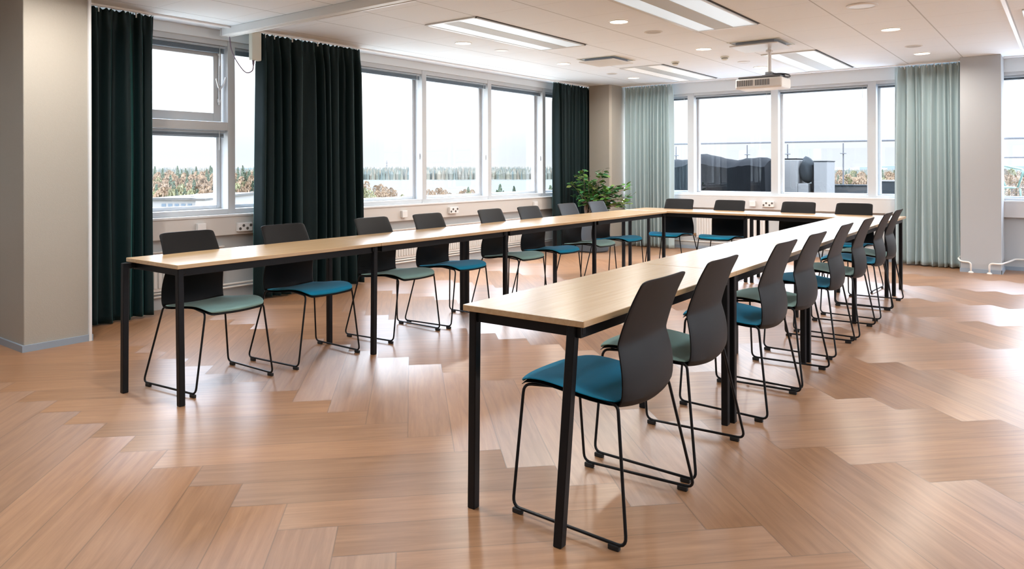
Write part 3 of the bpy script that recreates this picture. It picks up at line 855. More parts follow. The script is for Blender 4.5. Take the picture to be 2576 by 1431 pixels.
def put_chair(x, y, rz, col, label, group):
    o = protos[col]
    if col in used: o = copy_tree(o)
    used.add(col)
    o.location = (x, y, 0); o.rotation_euler = (0, 0, rz)
    tag(o, label, 'chair', group)
GL, GR, GF = 'chairs along the window-side table row', 'chairs along the right table row', 'chairs behind the far table'
RN = random.Random(4)
left = [(-3.94, 2.325, 'sage', 'sage green seat, first chair of the window-side row, nearest the beige pillar'),
        (-3.95, 2.995, 'blue', 'petrol blue seat, second window-side chair, in front of the widest green curtain'),
        (-3.975, 3.80, 'sage', 'sage green seat, third window-side chair, at the right edge of the widest curtain'),
        (-3.965, 4.395, 'blue', 'petrol blue seat, fourth window-side chair, left of the wall socket under the lake view'),
        (-3.95, 5.19, 'sage', 'sage green seat, fifth window-side chair, partly behind a table leg'),
        (-3.95, 5.78, 'blue', 'petrol blue seat, sixth window-side chair, seen above the front table'),
        (-3.96, 6.49, 'sage', 'sage green seat, seventh window-side chair, just left of the plant'),
        (-3.96, 7.09, 'blue', 'petrol blue seat, last window-side chair, in front of the potted plant')]
TL = [.052, .032, .036, .02, .01, -.01, .015, 0]; TR = [.012, .008, -.005, -.01, .012, .005, .008, 0]     # how far each chair is turned
for (x, y, c, lab), a_ in zip(left, TL): put_chair(x, y, PI + a_, c, lab, GL)
right = [(-1.352, 2.33, 'blue', 'blue seat chair closest to the camera, in the front right'),
         (-1.378, 2.94, 'sage', 'sage seat chair directly behind the closest blue one'),
         (-1.375, 3.79, 'blue', 'blue seat chair third from the front of the right row, at the double table leg'),
         (-1.378, 4.385, 'sage', 'sage seat chair fourth from the front of the right row'),
         (-1.405, 5.19, 'blue', 'blue seat chair fifth from the front of the right row'),
         (-1.405, 5.86, 'sage', 'sage seat chair sixth from the front of the right row'),
         (-1.415, 6.64, 'blue', 'blue seat chair seventh from the front of the right row, overlapping the last one'),
         (-1.43, 7.20, 'sage', 'last chair of the right row, its back against the right pale curtain')]
for (x, y, c, lab), a_ in zip(right, TR): put_chair(x, y, a_, c, lab, GR)
far = [(-3.69, 7.95, 'blue', 'blue seat chair at the left end of the far table, beside the pale curtain', .03),
       (-3.08, 7.95, 'blue', 'blue seat chair second from the left at the far table, left of the wall socket', 0),
       (-2.32, 7.95, 'sage', 'black-backed chair third from the left at the far table, right of the wall socket', 0),
       (-1.765, 7.95, 'blue', 'black-backed chair at the right end of the far table', 0)]
for x, y, c, lab, r_ in far: put_chair(x, y, PI / 2 + r_, c, lab, GF)

# ------------------------------------------------------------------ plant
def leaf(bm, p, d, up, L, W):
    d = d.normalized(); s = d.cross(up)
    if s.length < 1e-3: s = Vector((1, 0, 0))
    s.normalize(); n = s.cross(d)
    P = [(0, 0, 0), (.3, .42, .02), (.62, .5, .0), (.88, .28, -.05), (1, 0, -.10), (.88, -.28, -.05), (.62, -.5, 0), (.3, -.42, .02)]
    mid = [bm.verts.new(p + d * L * .0), bm.verts.new(p + d * L * .5 + n * -.012 * L / .08), ]
    vs = [bm.verts.new(p + d * L * a + s * W * b + n * L * c) for a, b, c in P]
    cen = bm.verts.new(p + d * L * .52 - n * L * .05)
    for k in range(8): bm.faces.new((vs[k], vs[(k + 1) % 8], cen))
    for m_ in mid: bm.verts.remove(m_)
t = empty('potted_plant', (-5.56, 9.28, 0), 0, 'leafy green rubber plant in a slate grey tub in the far corner', 'plant')
bm = bmesh.new(); lathe(bm, [(.215, 0.001), (.235, .02), (.255, .25), (.262, .50), (.262, .52), (.245, .52), (.240, .47)], 0, 0, 32, cap=True)
finish('tub', bm, M_pot, t, smooth='auto')
bm = bmesh.new(); lathe(bm, [(.236, .45), (.238, .475), (.1, .485)], 0, 0, 24); finish('soil', bm, M_soil, t)
rp = random.Random(11)
bm = bmesh.new(); bl_ = bmesh.new()
tips = [(-.30, -.1, .98), (-.22, .0, 1.10), (-.12, -.08, 1.20), (-.05, .1, 1.02), (.06, -.1, 1.0), (.16, .02, 1.14), (.22, -.05, 1.20), (.30, .08, .98), (.40, .0, .95),
        (.52, .05, .96), (.62, -.05, .93), (.60, .1, .82), (.45, -.1, .78), (.30, -.12, .72), (-.28, -.05, .78), (.10, -.18, .80), (-.08, -.2, .84), (.5, .0, .68), (-.15, .12, .90), (.2, .15, .85), (.36, -.05, .86), (.62, .0, .72), (.0, -.12, 1.08)]
for k, (tx, ty, tz) in enumerate(tips):
    base = Vector((rp.uniform(-.08, .08) - .05, rp.uniform(-.06, .06), .47)); tip = Vector((tx, ty, tz))
    mid = base.lerp(tip, .5) + Vector((-tx * .25, 0, .10))
    pts = [base * (1 - s) ** 2 + mid * 2 * s * (1 - s) + tip * s * s for s in [i / 7 for i in range(8)]]
    tube(bm, pts, [.011 - .0012 * i for i in range(8)], sides=6)
    for q in range(26):
        s = rp.uniform(.42, 1.02); s = min(s, 1)
        p = base * (1 - s) ** 2 + mid * 2 * s * (1 - s) + tip * s * s
        a = rp.uniform(0, 2 * PI); d = Vector((math.cos(a), math.sin(a), rp.uniform(-.3, .8)))
        up = Vector((rp.uniform(-.4, .4), rp.uniform(-.6, .1), 1))
        leaf(bl_, p + d.normalized() * .02, d, up, rp.uniform(.075, .115), rp.uniform(.048, .068))
tube(bm, [(-.08, -.02, .47), (-.10, -.03, .62), (-.07, -.03, .76)], [.026, .023, .018], sides=10)
finish('stems', bm, M_bark, t, smooth='auto'); o = finish('foliage', bl_, M_leaf, t, recalc=False, smooth=True)

# ------------------------------------------------------------------ ceiling fittings
def area(name, loc, size, power, col, shape='DISK', sy=None, spread=None, rot=(0, 0, 0), parent=None):
    l = bpy.data.lights.new(name, 'AREA'); l.shape = shape; l.size = size
    if sy: l.size_y = sy
    l.energy = power; l.color = col
    if spread: l.spread = spread
    o = bpy.data.objects.new(name, l); COL.objects.link(o); o.location = loc; o.rotation_euler = rot
    if parent: o.parent = parent
    return o
DLW = 15.0
def downlight(x, y, label, lit=True):
    t = empty('downlight', (x, y, ZC), 0, label, 'ceiling light', 'round recessed downlights')
    bm = bmesh.new(); lathe(bm, [(.088, -.0005), (.087, -.006), (.080, -.008), (.077, -.004)], 0, 0, 32, cap=False)
    finish('trim_ring', bm, M_ring, t, smooth='auto')
    bm = bmesh.new(); lathe(bm, [(.0005, -.0035), (.078, -.0035), (.078, -.001), (.0005, -.001)], 0, 0, 32, cap=False)
    finish('diffuser', bm, M_led, t)
    area('downlight_lamp', (0, 0, -.012), .14, DLW, (1, .94, .86), spread=math.radians(165), parent=t)
    return t
names = {(-4.93, 5.68): 'glowing round downlight left of the nearer left luminaire, near the window wall', (-4.93, 7.55): 'glowing round downlight beside the square vent near the window wall',
         (-4.93, 9.37): 'glowing round downlight above the corner curtain', (-3.13, 5.68): 'large glowing downlight at top centre between the two luminaires',
         (-3.13, 7.55): 'glowing round downlight left of the projector plate', (-3.13, 9.37): 'glowing round downlight partly hidden behind the projector pole',
         (-1.31, 7.55): 'glowing round downlight in front at the upper right', (-1.31, 9.37): 'glowing round downlight above the right pale curtain'}
for (x, y), lab in names.items(): downlight(x, y, lab)
for (x, y) in ((-4.93, 1.95), (-4.93, 3.1)): 
    downlight(x, y, 'round downlight over the beige pillar, out of frame above the left table row') if y < 2 else None
for (x, y, lab) in ((-1.31, 3.8, 'added fill downlight above the right table row, beyond the top of the picture'), (-3.13, 1.95, 'added fill downlight above the open floor, beyond the top of the picture'), (.5, 5.68, 'added fill downlight over the right side of the room, beyond the frame'), (.5, 2.0, 'added fill downlight over the right foreground, beyond the frame'),):  # unseen downlights, added for the light they give
    downlight(x, y, lab)

def luminaire(x, y0, y1, label, lit=(True, True)):
    W = .29; L = y1 - y0; c = (y0 + y1) / 2
    t = empty('recessed_luminaire', (x, c, ZC), 0, label, 'ceiling light', 'long recessed luminaires')
    h = L / 2 - .012
    boxes('frame', [((-W, -h, -.012), (-W + .035, h, -.0005)), ((W - .02, -h, -.012), (W, h, -.0005)), ((-W, -h - .01, -.012), (W, -h + .02, -.0005)), ((-W, h - .02, -.012), (W, h + .01, -.0005))], M_lum_frame, t, .002)
    box('shadow_gap', (W, -h, -.0025), (W + .022, h, -.0004), M_gap, t)
    box('centre_strip', (-.10, -h + .02, -.010), (.075, h - .02, -.0006), M_lum_mid, t, .002)
    box('left_diffuser', (-W + .035, -h + .02, -.007), (-.10, h - .02, -.0007), {2: M_tube_soft, True: M_tube_fill, False: M_tube_dim}[lit[0]], t)
    box('right_diffuser', (.075, -h + .02, -.007), (W - .02, h - .02, -.0007), {2: M_tube_soft, True: M_tube_fill, False: M_tube_dim}[lit[1]], t)
    return t
luminaire(-4.28, 4.74, 6.54, 'long lit recessed luminaire over the window-side table row', (2, 2))
luminaire(-2.49, 4.74, 6.54, 'long lit recessed luminaire at the top centre, cut by the picture edge', (2, 2))
luminaire(-4.3, 8.34, 10.14, 'unlit grey recessed luminaire near the far corner', (False, False))
luminaire(-2.49, 8.34, 10.14, 'lit recessed luminaire right of the projector pole', (2, 2))
luminaire(-4.28, .54, 2.34, 'added fill luminaire over the left foreground, beyond the top of the picture')  # this one and the next are unseen, added as bright fill
luminaire(-2.49, .54, 2.34, 'added fill luminaire over the foreground, beyond the top of the picture')
luminaire(-.01, 7.25, 9.05, 'lit recessed luminaire at the far right edge of the ceiling', (2, 2))
luminaire(-.12, 2.4, 4.2, 'added fill luminaire over the right foreground, beyond the frame')  # from here on: unseen luminaires added to fill the room with light
luminaire(-4.28, -2.4, -.6, 'added fill luminaire behind the camera on the left')
luminaire(-1.3, -2.4, -.6, 'added fill luminaire right behind the camera')
luminaire(1.7, .54, 2.34, 'added fill luminaire behind the camera on the right')
luminaire(1.7, 4.74, 6.54, 'added fill luminaire over the right of the room, beyond the frame')

def disc(name, x, y, r, label, cat, m=M_grey, th=.006, ringed=False, group=None):
    t = empty(name, (x, y, ZC), 0, label, cat, group)
    bm = bmesh.new(); lathe(bm, [(.0005, -th * .8), (r * .82, -th * .8), (r * .84, -th * .4), (r * .84, -.0005), (.0005, -.0005)], 0, 0, 28, cap=False); finish('grille', bm, m, t, smooth='auto')
    bm = bmesh.new(); lathe(bm, [(r * .82, -th * .9), (r, -th * .5), (r, -.0006), (r * .82, -.0006)], 0, 0, 28, cap=False); finish('rim', bm, M_ring, t, smooth='auto')
    return t
disc('ceiling_speaker', -3.116, 6.32, .085, 'flat grey round ceiling speaker behind the large centre downlight', 'speaker', group='round ceiling speakers')
disc('ceiling_speaker', -4.941, 8.77, .075, 'flat round ceiling speaker between two downlights near the corner curtain', 'speaker', group='round ceiling speakers')
disc('ceiling_speaker', -4.921, 6.30, .08, 'faint white round ceiling speaker left of the left luminaire', 'speaker', M_ring, group='round ceiling speakers')
disc('ceiling_speaker', -1.303, 8.76, .085, 'flat round ceiling speaker between the two right-hand downlights', 'speaker', group='round ceiling speakers')
disc('air_valve', -1.298, 6.29, .115, 'white ringed round air valve at the top right of the ceiling', 'air vent', M_ring, .014)
disc('air_valve', -3.131, 8.78, .075, 'shallow white oval cover left of the projector pole', 'air vent', M_ring, .010)
for x, y, lab in ((-3.783, 8.259, 'small cream smoke detector hanging over the far left of the U'), (-3.155, 8.223, 'tiny pale smoke detector left of the projector pole')):
    t = empty('smoke_detector', (x, y, ZC), 0, lab, 'smoke detector')
    bm = bmesh.new(); lathe(bm, [(.048, -.0005), (.048, -.014), (.036, -.018), (.034, -.036), (.022, -.044)], 0, 0, 20); finish('body', bm, M_ivory, t, smooth='auto')
    bm = bmesh.new(); lathe(bm, [(.0365, -.020), (.0365, -.026)], 0, 0, 20, cap=False); finish('sensor_slot', bm, M_gap, t)
def square_plate(name, x, y, s, drop, label, cat):
    t = empty(name, (x, y, ZC), 0, label, cat)
    bm = bmesh.new(); rbox(bm, (-s + .05, -s + .05, -drop), (s - .05, s - .05, -.0005)); finish('collar', bm, M_steel, t)
    bm = bmesh.new(); rbox(bm, (-s, -s, -drop - .012), (s, s, -drop), .004)
    finish('plate', bm, M_ring if cat != 'projector mount' else M_proj, t)
    boxes('ceiling_frame', [((-s - .02, -s - .02, -.004), (s + .02, -s, -.0006)), ((-s - .02, s, -.004), (s + .02, s + .02, -.0006)), ((-s - .02, -s, -.004), (-s, s, -.0006)), ((s, -s, -.004), (s + .02, s, -.0006))], M_ivory, t)
    return t
square_plate('air_diffuser', -4.36, 7.60, .235, .03, 'square cream air diffuser plate over the far window-side tables', 'air vent')
square_plate('air_diffuser', -2.53, 7.60, .245, .035, 'square white air diffuser plate above the projector', 'air vent')
box('trim_12', (-.412, 0, ZC - .008), (-.385, 9.98, ZC), M_track, kind='structure')

# projector
t = empty('projector', (-2.45, 7.62, 2.03), 0, 'white ceiling projector hanging on a pole in front of the far windows', 'projector')
box('body', (-.31, -.14, 0.0), (.17, .16, .105), M_proj, t, .018)
box('top_cover', (-.285, -.13, .104), (.15, .14, .125), M_proj_dark, t, .008)
bm = bmesh.new()
for g0, g1 in ((-.29, -.12), (-.10, .05)):
    n = 9
    for k in range(n):
        u = g0 + (g1 - g0) * k / n; rbox(bm, (u, -.1425, .028), (u + (g1 - g0) / n * .55, -.139, .088))
finish('vent_slots', bm, M_proj_dark, t)
bm = bmesh.new(); m4 = Matrix.Translation((-.2, .165, .055)) @ Matrix.Rotation(PI / 2, 4, 'X'); bmesh.ops.create_cone(bm, cap_ends=True, segments=20, radius1=.035, radius2=.03, depth=.03, matrix=m4); finish('lens', bm, M_proj_dark, t)
bm = bmesh.new(); tube(bm, [(0, 0, .16), (0, 0, .44)], .019, sides=16); rbox(bm, (-.03, -.03, .375), (.03, .03, .40), .006); finish('pole', bm, M_proj, t, smooth='auto')
bm = bmesh.new(); rbox(bm, (-.06, -.05, .128), (.06, .05, .14), .003); rbox(bm, (-.035, -.035, .14), (.035, .035, .172), .006)
for a in range(4):
    tube(bm, [(0, 0, .15), (.09 * math.cos(a * PI / 2 + .6), .09 * math.sin(a * PI / 2 + .6), .126)], .006, sides=6)
finish('bracket', bm, M_steel, t, smooth='auto')
bm = bmesh.new()
tube(bm, rounded([(.03, 0, .15), (.12, .02, .15), (.20, 0, .13), (.215, -.02, .10), (.15, -.03, .11)], .04), .008, sides=6)
tube(bm, rounded([(.03, .01, .155), (.14, .04, .14), (.155, .0, .09), (.15, -.01, .03)], .03), .009, sides=6)
finish('cables', bm, M_proj_dark, t, smooth=True)

# ------------------------------------------------------------------ terrace outside the far windows
TZ = .50
box('terrace_deck', (-6.7, 10.75, TZ - .25), (8, 14.2, TZ), M_deck, kind='structure')
t = empty('glass_railing', (-4, 14.0, TZ), 0, 'glass terrace railing with a round steel handrail beyond the far windows', 'railing')
bm = bmesh.new(); tube(bm, [(-2.6, 0, 1.205), (12, 0, 1.13)], .021, sides=10); finish('handrail', bm, M_rail, t, smooth=True)
bm = bmesh.new(); tube(bm, [(3.1, 0, .87), (12, 0, .85)], .012, sides=8); finish('mid_rail', bm, M_rail, t, smooth=True)
for x in (-2.4, -.93, -.17, .80, 2.2, 3.6, 5.0):
    bm = bmesh.new(); tube(bm, [(x, 0, .0), (x, 0, 1.15)], [.018, .010], sides=8); lathe(bm, [(.03, .998), (.055, 1.0), (.055, 1.014), (.03, 1.018)], x, 0, 16)
    for v in bm.verts:
        if v.co.z > .95 and v.co.z < 1.03: v.co.z -= .04
    finish('post', bm, M_rail_thin, t, smooth='auto')
for k in range(-1, 8):
    box('glass_panel', (k * 1.45 + .02, .03, .12), (k * 1.45 + 1.4, .04, 1.06), M_glass_rail, t)

def blob_cover(name, x0, x1, y0, y1, z0, tops, m, label, cat, seed, jag=.02):
    rb = random.Random(seed); t = empty(name, ((x0 + x1) / 2, (y0 + y1) / 2, z0), 0, label, cat)
    n = 40; my = 8; bm = bmesh.new(); W = x1 - x0; D = y1 - y0
    def top(u):
        f = u * (len(tops) - 1); i = min(int(f), len(tops) - 2); s = f - i; s = s * s * (3 - 2 * s)
        return tops[i] * (1 - s) + tops[i + 1] * s
    rows = []
    for j in range(my + 1):
        v = j / my; row = []
        for i in range(n + 1):
            u = i / n
            z = top(u) * (1 - .10 * (2 * v - 1) ** 2) + rb.uniform(-jag, jag) * .4
            row.append(bm.verts.new((-W / 2 + W * u, -D / 2 + D * v, z - z0)))
        rows.append(row)
    for a, b in zip(rows, rows[1:]):
        for i in range(n): bm.faces.new((a[i], a[i + 1], b[i + 1], b[i]))
    edge = rows[0] + [r[-1] for r in rows[1:-1]] + list(reversed(rows[-1])) + [r[0] for r in reversed(rows[1:-1])]
    low = []
    for k, v in enumerate(edge):
        o_ = .02 * math.sin(k * 1.3); low.append(bm.verts.new((v.co.x + (o_ if abs(v.co.x) > W / 2 - .01 else 0), v.co.y + (.5 * o_ if abs(v.co.y) > D / 2 - .01 else 0), .002)))
    m_ = len(edge)
    for k in range(m_): bm.faces.new((edge[k], edge[(k + 1) % m_], low[(k + 1) % m_], low[k]))
    bm.faces.new(low)
    finish('cover', bm, m, t, smooth='auto')
    bm = bmesh.new(); tube(bm, [(-W / 2 - .01, -D / 2 - .015, .12), (W / 2 + .01, -D / 2 - .015, .10)], .008, sides=6); finish('tie_cord', bm, M_gap, t)
    return t
blob_cover('covered_furniture', -6.3, -3.86, 11.75, 12.75, TZ, [1.20, 1.34, 1.39, 1.37, 1.36, 1.37, 1.46, 1.42, 1.37, 1.34, 1.38, 1.39, 1.36], M_tarp, 'large dark tarpaulin covered furniture outside the far windows', 'covered furniture', 3)
t = empty('wicker_sofa', (-3.62, 12.7, TZ), 0, 'light grey stepped wicker seat outside, right of the central window post', 'sofa')
box('back', (-.35, -.25, 0), (.07, .25, .845), M_wicker, t, .012)
box('seat_block', (.07, -.25, 0), (.235, .25, .455), M_wicker, t, .012)
box('cushion_top', (-.35, -.2, .845), (.05, .2, .87), M_tarp, t, .01)
t = empty('wicker_sofa', (-3.19, 12.7, TZ), 0, 'light grey upright wicker block outside, beside the railing post', 'sofa')
box('back', (-.105, -.25, 0), (.10, .25, .81), M_wicker, t, .012)
box('rim', (-.11, -.255, .81), (.105, .255, .825), M_tarp2, t, .004)
t = empty('covered_cushion', (-3.44, 12.66, TZ + .455), 0, 'grey tarpaulin bundle slumped between the two wicker blocks outside', 'cover')
bm = bmesh.new(); bmesh.ops.create_icosphere(bm, subdivisions=3, radius=1)
rb = random.Random(5)
for v in bm.verts:
    c = v.co; k = 1 + .10 * math.sin(5 * c.x + 3 * c.z) + .06 * math.sin(9 * c.y + 4 * c.z)
    v.co = Vector((c.x * .125 * k, c.y * .2 * k, .23 + c.z * .228 * (1 if c.z < 0 else k * .9)))
finish('bundle', bm, M_tarp2, t, smooth=True)
box('dark_gap_panel', (.08, -.1, -.45), (.135, .18, .30), M_tarp, t)
t = empty('planter_box', (-2.9, 13.4, TZ), 0, 'low dark slatted planter box along the terrace railing', 'planter')
boxes('box', [((-.35, -.15, 0), (.95, .2, .40))], M_planter, t, .01); boxes('rim', [((-.36, -.16, .40), (.96, .21, .425))], M_tarp2, t, .004)
t = empty('storage_box', (-2.1, 12.6, TZ), 0, 'dark grey storage box outside, left of the right pale curtain', 'box')
box('body', (-.26, -.2, 0), (.5, .25, .50), M_tarp2, t, .01); box('lid', (-.27, -.21, .50), (.51, .26, .52), M_wicker, t, .006)
# green garden chair
def garden_chair(x, y, rz):
    t = empty('garden_chair', (x, y, TZ), rz, 'green metal garden armchair outside, right of the far pillar', 'chair')
    for sx in (-1, 1):
        for yy, lean in ((-.22, -.03), (.22, .05)):
            bm = bmesh.new(); tube(bm, [(sx * .22, yy + lean, .002), (sx * .20, yy, .43)], .012, sides=8); finish('leg', bm, M_greenmetal, t, smooth=True)
    bm = bmesh.new(); lathe(bm, [(.235, .43), (.24, .445), (.22, .45)], 0, 0, 24); finish('seat', bm, M_greenmetal, t, smooth='auto')
    bm = bmesh.new(); pts = [(.22 * math.cos(a), .2 * math.sin(a), .45 + .40 * math.sin(a) ** 2 * 1.0) for a in [i * PI / 12 for i in range(13)]]
    pts = [(p[0], .2 + .04 * math.sin(i * PI / 12), p[2]) for i, p in enumerate(pts)]
    tube(bm, pts, .012, sides=8)
    for k in (-2, -1, 0, 1, 2):
        tube(bm, [(k * .035, .19, .45), (k * .07, .23, .83 - .06 * abs(k))], .006, sides=6)
    finish('backrest', bm, M_greenmetal, t, smooth=True)
    for sx in (-1, 1):
        bm = bmesh.new(); tube(bm, rounded([(sx * .2, -.16, .44), (sx * .28, -.16, .68), (sx * .27, .05, .70), (sx * .19, .22, .74)], .06), .013, sides=8); finish('armrest', bm, M_greenmetal, t, smooth=True)
garden_chair(-.80, 12.1, .5)

# ------------------------------------------------------------------ landscape
GZ = -20.0
bm = bmesh.new()
for a, b, c, d in (((-900, -200), (300, -200), (300, 900), (-900, 900)),):
    bm.faces.new([bm.verts.new((x, y, GZ)) for x, y in (a, b, c, d)])
tag(finish('meadow', bm, M_ground), kind='structure').name = 'ground'
bm = bmesh.new()
# lake: a big sheet a little above the low ground, beyond the near shore
p = [far_at(300, 430, 520), far_at(1900, 430, 520), far_at(2100, 430, 1400), far_at(300, 430, 1400)]
bm.faces.new([bm.verts.new((q.x, q.y, GZ + .4)) for q in p])
tag(finish('lake', bm, M_water), kind='structure')
p = [far_at(-400, 430, 1290), far_at(3000, 430, 1290), far_at(3000, 430, 3200), far_at(-400, 430, 3200)]
bm = bmesh.new(); bm.faces.new([bm.verts.new((q.x, q.y, GZ + .8)) for q in p]); tag(finish('far_shore_ground', bm, M_ground), kind='structure')
# far shore forest: nobody could count it
bm = bmesh.new(); rf = random.Random(2)
for k in range(4200):
    px = rf.uniform(820, 1560) if k < 3400 else rf.uniform(380, 700); D = rf.uniform(1300, 1420) 
    q = far_at(px, 430, D); h = rf.uniform(14, 21) + (D - 1300) * .02; r_ = rf.uniform(2.2, 4.2)
    con = rf.random() < .5
    ring = [bm.verts.new((q.x + r_ * math.cos(a), q.y + r_ * math.sin(a), GZ + .8 + (0 if con else h * .0))) for a in [i * PI / 2.5 for i in range(5)]]
    ring2 = [bm.verts.new((q.x + r_ * (.55 if con else .95) * math.cos(a), q.y + r_ * (.55 if con else .95) * math.sin(a), GZ + h * .6)) for a in [i * PI / 2.5 for i in range(5)]]
    topv = bm.verts.new((q.x, q.y, GZ + h + (3 if con else 0)))
    for i in range(5):
        bm.faces.new((ring[i], ring[(i + 1) % 5], ring2[(i + 1) % 5], ring2[i])); bm.faces.new((ring2[i], ring2[(i + 1) % 5], topv))
for k in range(3200):
    px = rf.uniform(2000, 2640); D = rf.uniform(480, 1150)
    q = far_at(px, 430, D); h = rf.uniform(13, 19.5); r_ = rf.uniform(2.2, 4.2)
    ring = [bm.verts.new((q.x + r_ * math.cos(a), q.y + r_ * math.sin(a), GZ)) for a in [i * PI / 2.5 for i in range(5)]]
    ring2 = [bm.verts.new((q.x + r_ * .9 * math.cos(a), q.y + r_ * .9 * math.sin(a), GZ + h * .6)) for a in [i * PI / 2.5 for i in range(5)]]
    topv = bm.verts.new((q.x, q.y, GZ + h))
    for i in range(5):
        bm.faces.new((ring[i], ring[(i + 1) % 5], ring2[(i + 1) % 5], ring2[i])); bm.faces.new((ring2[i], ring2[(i + 1) % 5], topv))
tag(finish('forest', bm, M_farforest), 'distant woods on the far shore and beyond the terrace, seen through the windows', 'forest', kind='stuff')
# distant ridge at the horizon, haze put into its colour
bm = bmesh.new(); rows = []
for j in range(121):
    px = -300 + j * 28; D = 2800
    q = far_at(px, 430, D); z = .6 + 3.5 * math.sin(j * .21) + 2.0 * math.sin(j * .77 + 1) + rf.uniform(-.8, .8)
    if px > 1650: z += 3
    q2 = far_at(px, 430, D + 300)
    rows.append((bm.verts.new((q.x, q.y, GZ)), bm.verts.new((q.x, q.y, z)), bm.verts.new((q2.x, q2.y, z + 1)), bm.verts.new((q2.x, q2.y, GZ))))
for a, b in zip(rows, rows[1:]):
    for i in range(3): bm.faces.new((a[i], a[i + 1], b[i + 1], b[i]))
tag(finish('distant_ridge', bm, M_hill_haze), kind='structure')

# trees
def tree_mesh(kind, seed):
    rt_ = random.Random(seed); bm = bmesh.new()
    n = 1500
    for k in range(n):
        if kind == 'conifer':
            h = rt_.random() ** .8; rad = .21 * (1 - h) ** .85 + .012; a = rt_.uniform(0, 2 * PI); rr_ = rad * math.sqrt(rt_.uniform(.25, 1))
            c = Vector((rr_ * math.cos(a), rr_ * math.sin(a), .10 + .90 * h)); s = .020 * (1.3 - h * .8)
        else:
            a = rt_.uniform(0, 2 * PI); h = rt_.uniform(0, 1); rad = .27 * math.sqrt(max(.02, 1 - (2 * h - 1) ** 2)) * (1 + .18 * math.sin(3 * a + seed + 6 * h))
            rr_ = rad * math.sqrt(rt_.uniform(.2, 1)); c = Vector((rr_ * math.cos(a), rr_ * math.sin(a), .22 + .78 * h)); s = .019
        u = Vector((rt_.gauss(0, 1), rt_.gauss(0, 1), rt_.gauss(0, 1))).normalized(); v = u.orthogonal().normalized()
        s *= rt_.uniform(.7, 1.5)
        bm.faces.new([bm.verts.new(c + u * s), bm.verts.new(c + v * s * .8), bm.verts.new(c - u * s * .9), bm.verts.new(c - v * s * .7)])
    me = bpy.data.meshes.new('crown_' + kind); bm.to_mesh(me); bm.free()
    me.materials.append({'birch': M_birch, 'conifer': M_conif, 'olive': M_olive}[kind]); return me
def trunk_mesh():
    bm = bmesh.new(); tube(bm, [(0, 0, 0), (.005, 0, .4), (0, .005, .9)], [.022, .014, .004], sides=6)
    me = bpy.data.meshes.new('trunk'); bm.to_mesh(me); bm.free(); me.materials.append(M_trunkbark); return me
CROWN = {k: [tree_mesh(k, s) for s in (1, 2, 3)] for k in ('birch', 'conifer', 'olive')}
TRUNK = trunk_mesh()
RT = random.Random(9)
LAB = {'birch': 'tan autumn birch', 'conifer': 'dark green conifer', 'olive': 'olive yellow leafy tree'}
def tree(kind, px, ytop, D, where, group, wid=1.0):
    q = far_at(px, ytop, D); h = q.z - GZ
    o = bpy.data.objects.new(kind + '_tree', None); COL.objects.link(o); o.location = (q.x, q.y, GZ); o.rotation_euler = (0, 0, RT.uniform(0, 6.28))
    o.scale = (h * wid, h * wid, h)
    tag(o, LAB[kind] + ' ' + where, 'tree', LAB[kind] + ' ' + group)
    c = bpy.data.objects.new('crown', RT.choice(CROWN[kind])); COL.objects.link(c); c.parent = o
    d = bpy.data.objects.new('trunk', TRUNK); COL.objects.link(d); d.parent = o
# left window (with the flat roofs)
for row, (D, y0, nn) in enumerate(((285, 431, 26), (235, 436, 24), (190, 443, 24), (155, 454, 22), (125, 468, 20), (105, 482, 16))):
    for k in range(nn):
        px = 385 + (k + RT.uniform(.1, .9)) * (275 / nn)
        kind = RT.choice(['birch', 'birch', 'birch', 'conifer', 'olive'] if row not in (0, 1) else ['birch', 'conifer', 'conifer', 'birch'])
        dy = RT.uniform(-5, 7) - (11 if kind == 'conifer' else 0)
        tree(kind, px, y0 + dy, D, 'among the woods beyond the flat roofs, through the left casement', 'woods beyond the flat roofs', .40 if kind != 'conifer' else .5)
# along the lake, near shore
wl = 'on the near lake shore, seen through the wide left panes'
for px, yt, D, kind in [(908, 462, 210, 'birch'), (922, 455, 230, 'birch'), (930, 478, 160, 'olive'), (915, 474, 150, 'olive'), (945, 466, 240, 'birch'), (958, 463, 250, 'birch'), (970, 470, 240, 'birch'), (984, 472, 250, 'birch'), (994, 478, 240, 'birch'), (950, 480, 200, 'birch'), (968, 482, 200, 'birch'), (985, 484, 210, 'birch'), (1012, 489, 230, 'olive'),
                        (1078, 476, 260, 'birch'), (1088, 479, 250, 'birch'), (1100, 473, 260, 'birch'), (1108, 472, 265, 'birch'), (1120, 477, 255, 'birch'), (1132, 485, 250, 'birch'), (1092, 486, 230, 'birch'), (1112, 484, 230, 'birch'),
                        (1150, 487, 250, 'olive'), (1160, 480, 260, 'birch'), (1170, 476, 260, 'birch'), (1178, 470, 240, 'conifer'), (1188, 477, 250, 'birch'), (1146, 490, 240, 'conifer'), (1182, 484, 230, 'olive'),
                        (1258, 463, 200, 'conifer'), (1250, 478, 210, 'conifer'), (1266, 480, 210, 'conifer'), (1293, 468, 230, 'conifer'), (1385, 466, 180, 'conifer'), (1392, 470, 180, 'conifer')]:
    tree(kind, px, yt, D, wl, 'near lake shore', .5 if kind != 'conifer' else .8)
# beyond the terrace
for row, (D, y0, nn) in enumerate(((420, 428, 36), (300, 436, 32), (220, 446, 26))):
    for k in range(nn):
        px = 2060 + (k + RT.uniform(.1, .9)) * (540 / nn)
        kind = RT.choice(['birch', 'olive', 'conifer', 'birch', 'conifer'])
        tree(kind, px, y0 + RT.uniform(-4, 6), D, 'in the woods beyond the terrace railing', 'woods beyond the terrace', .6)

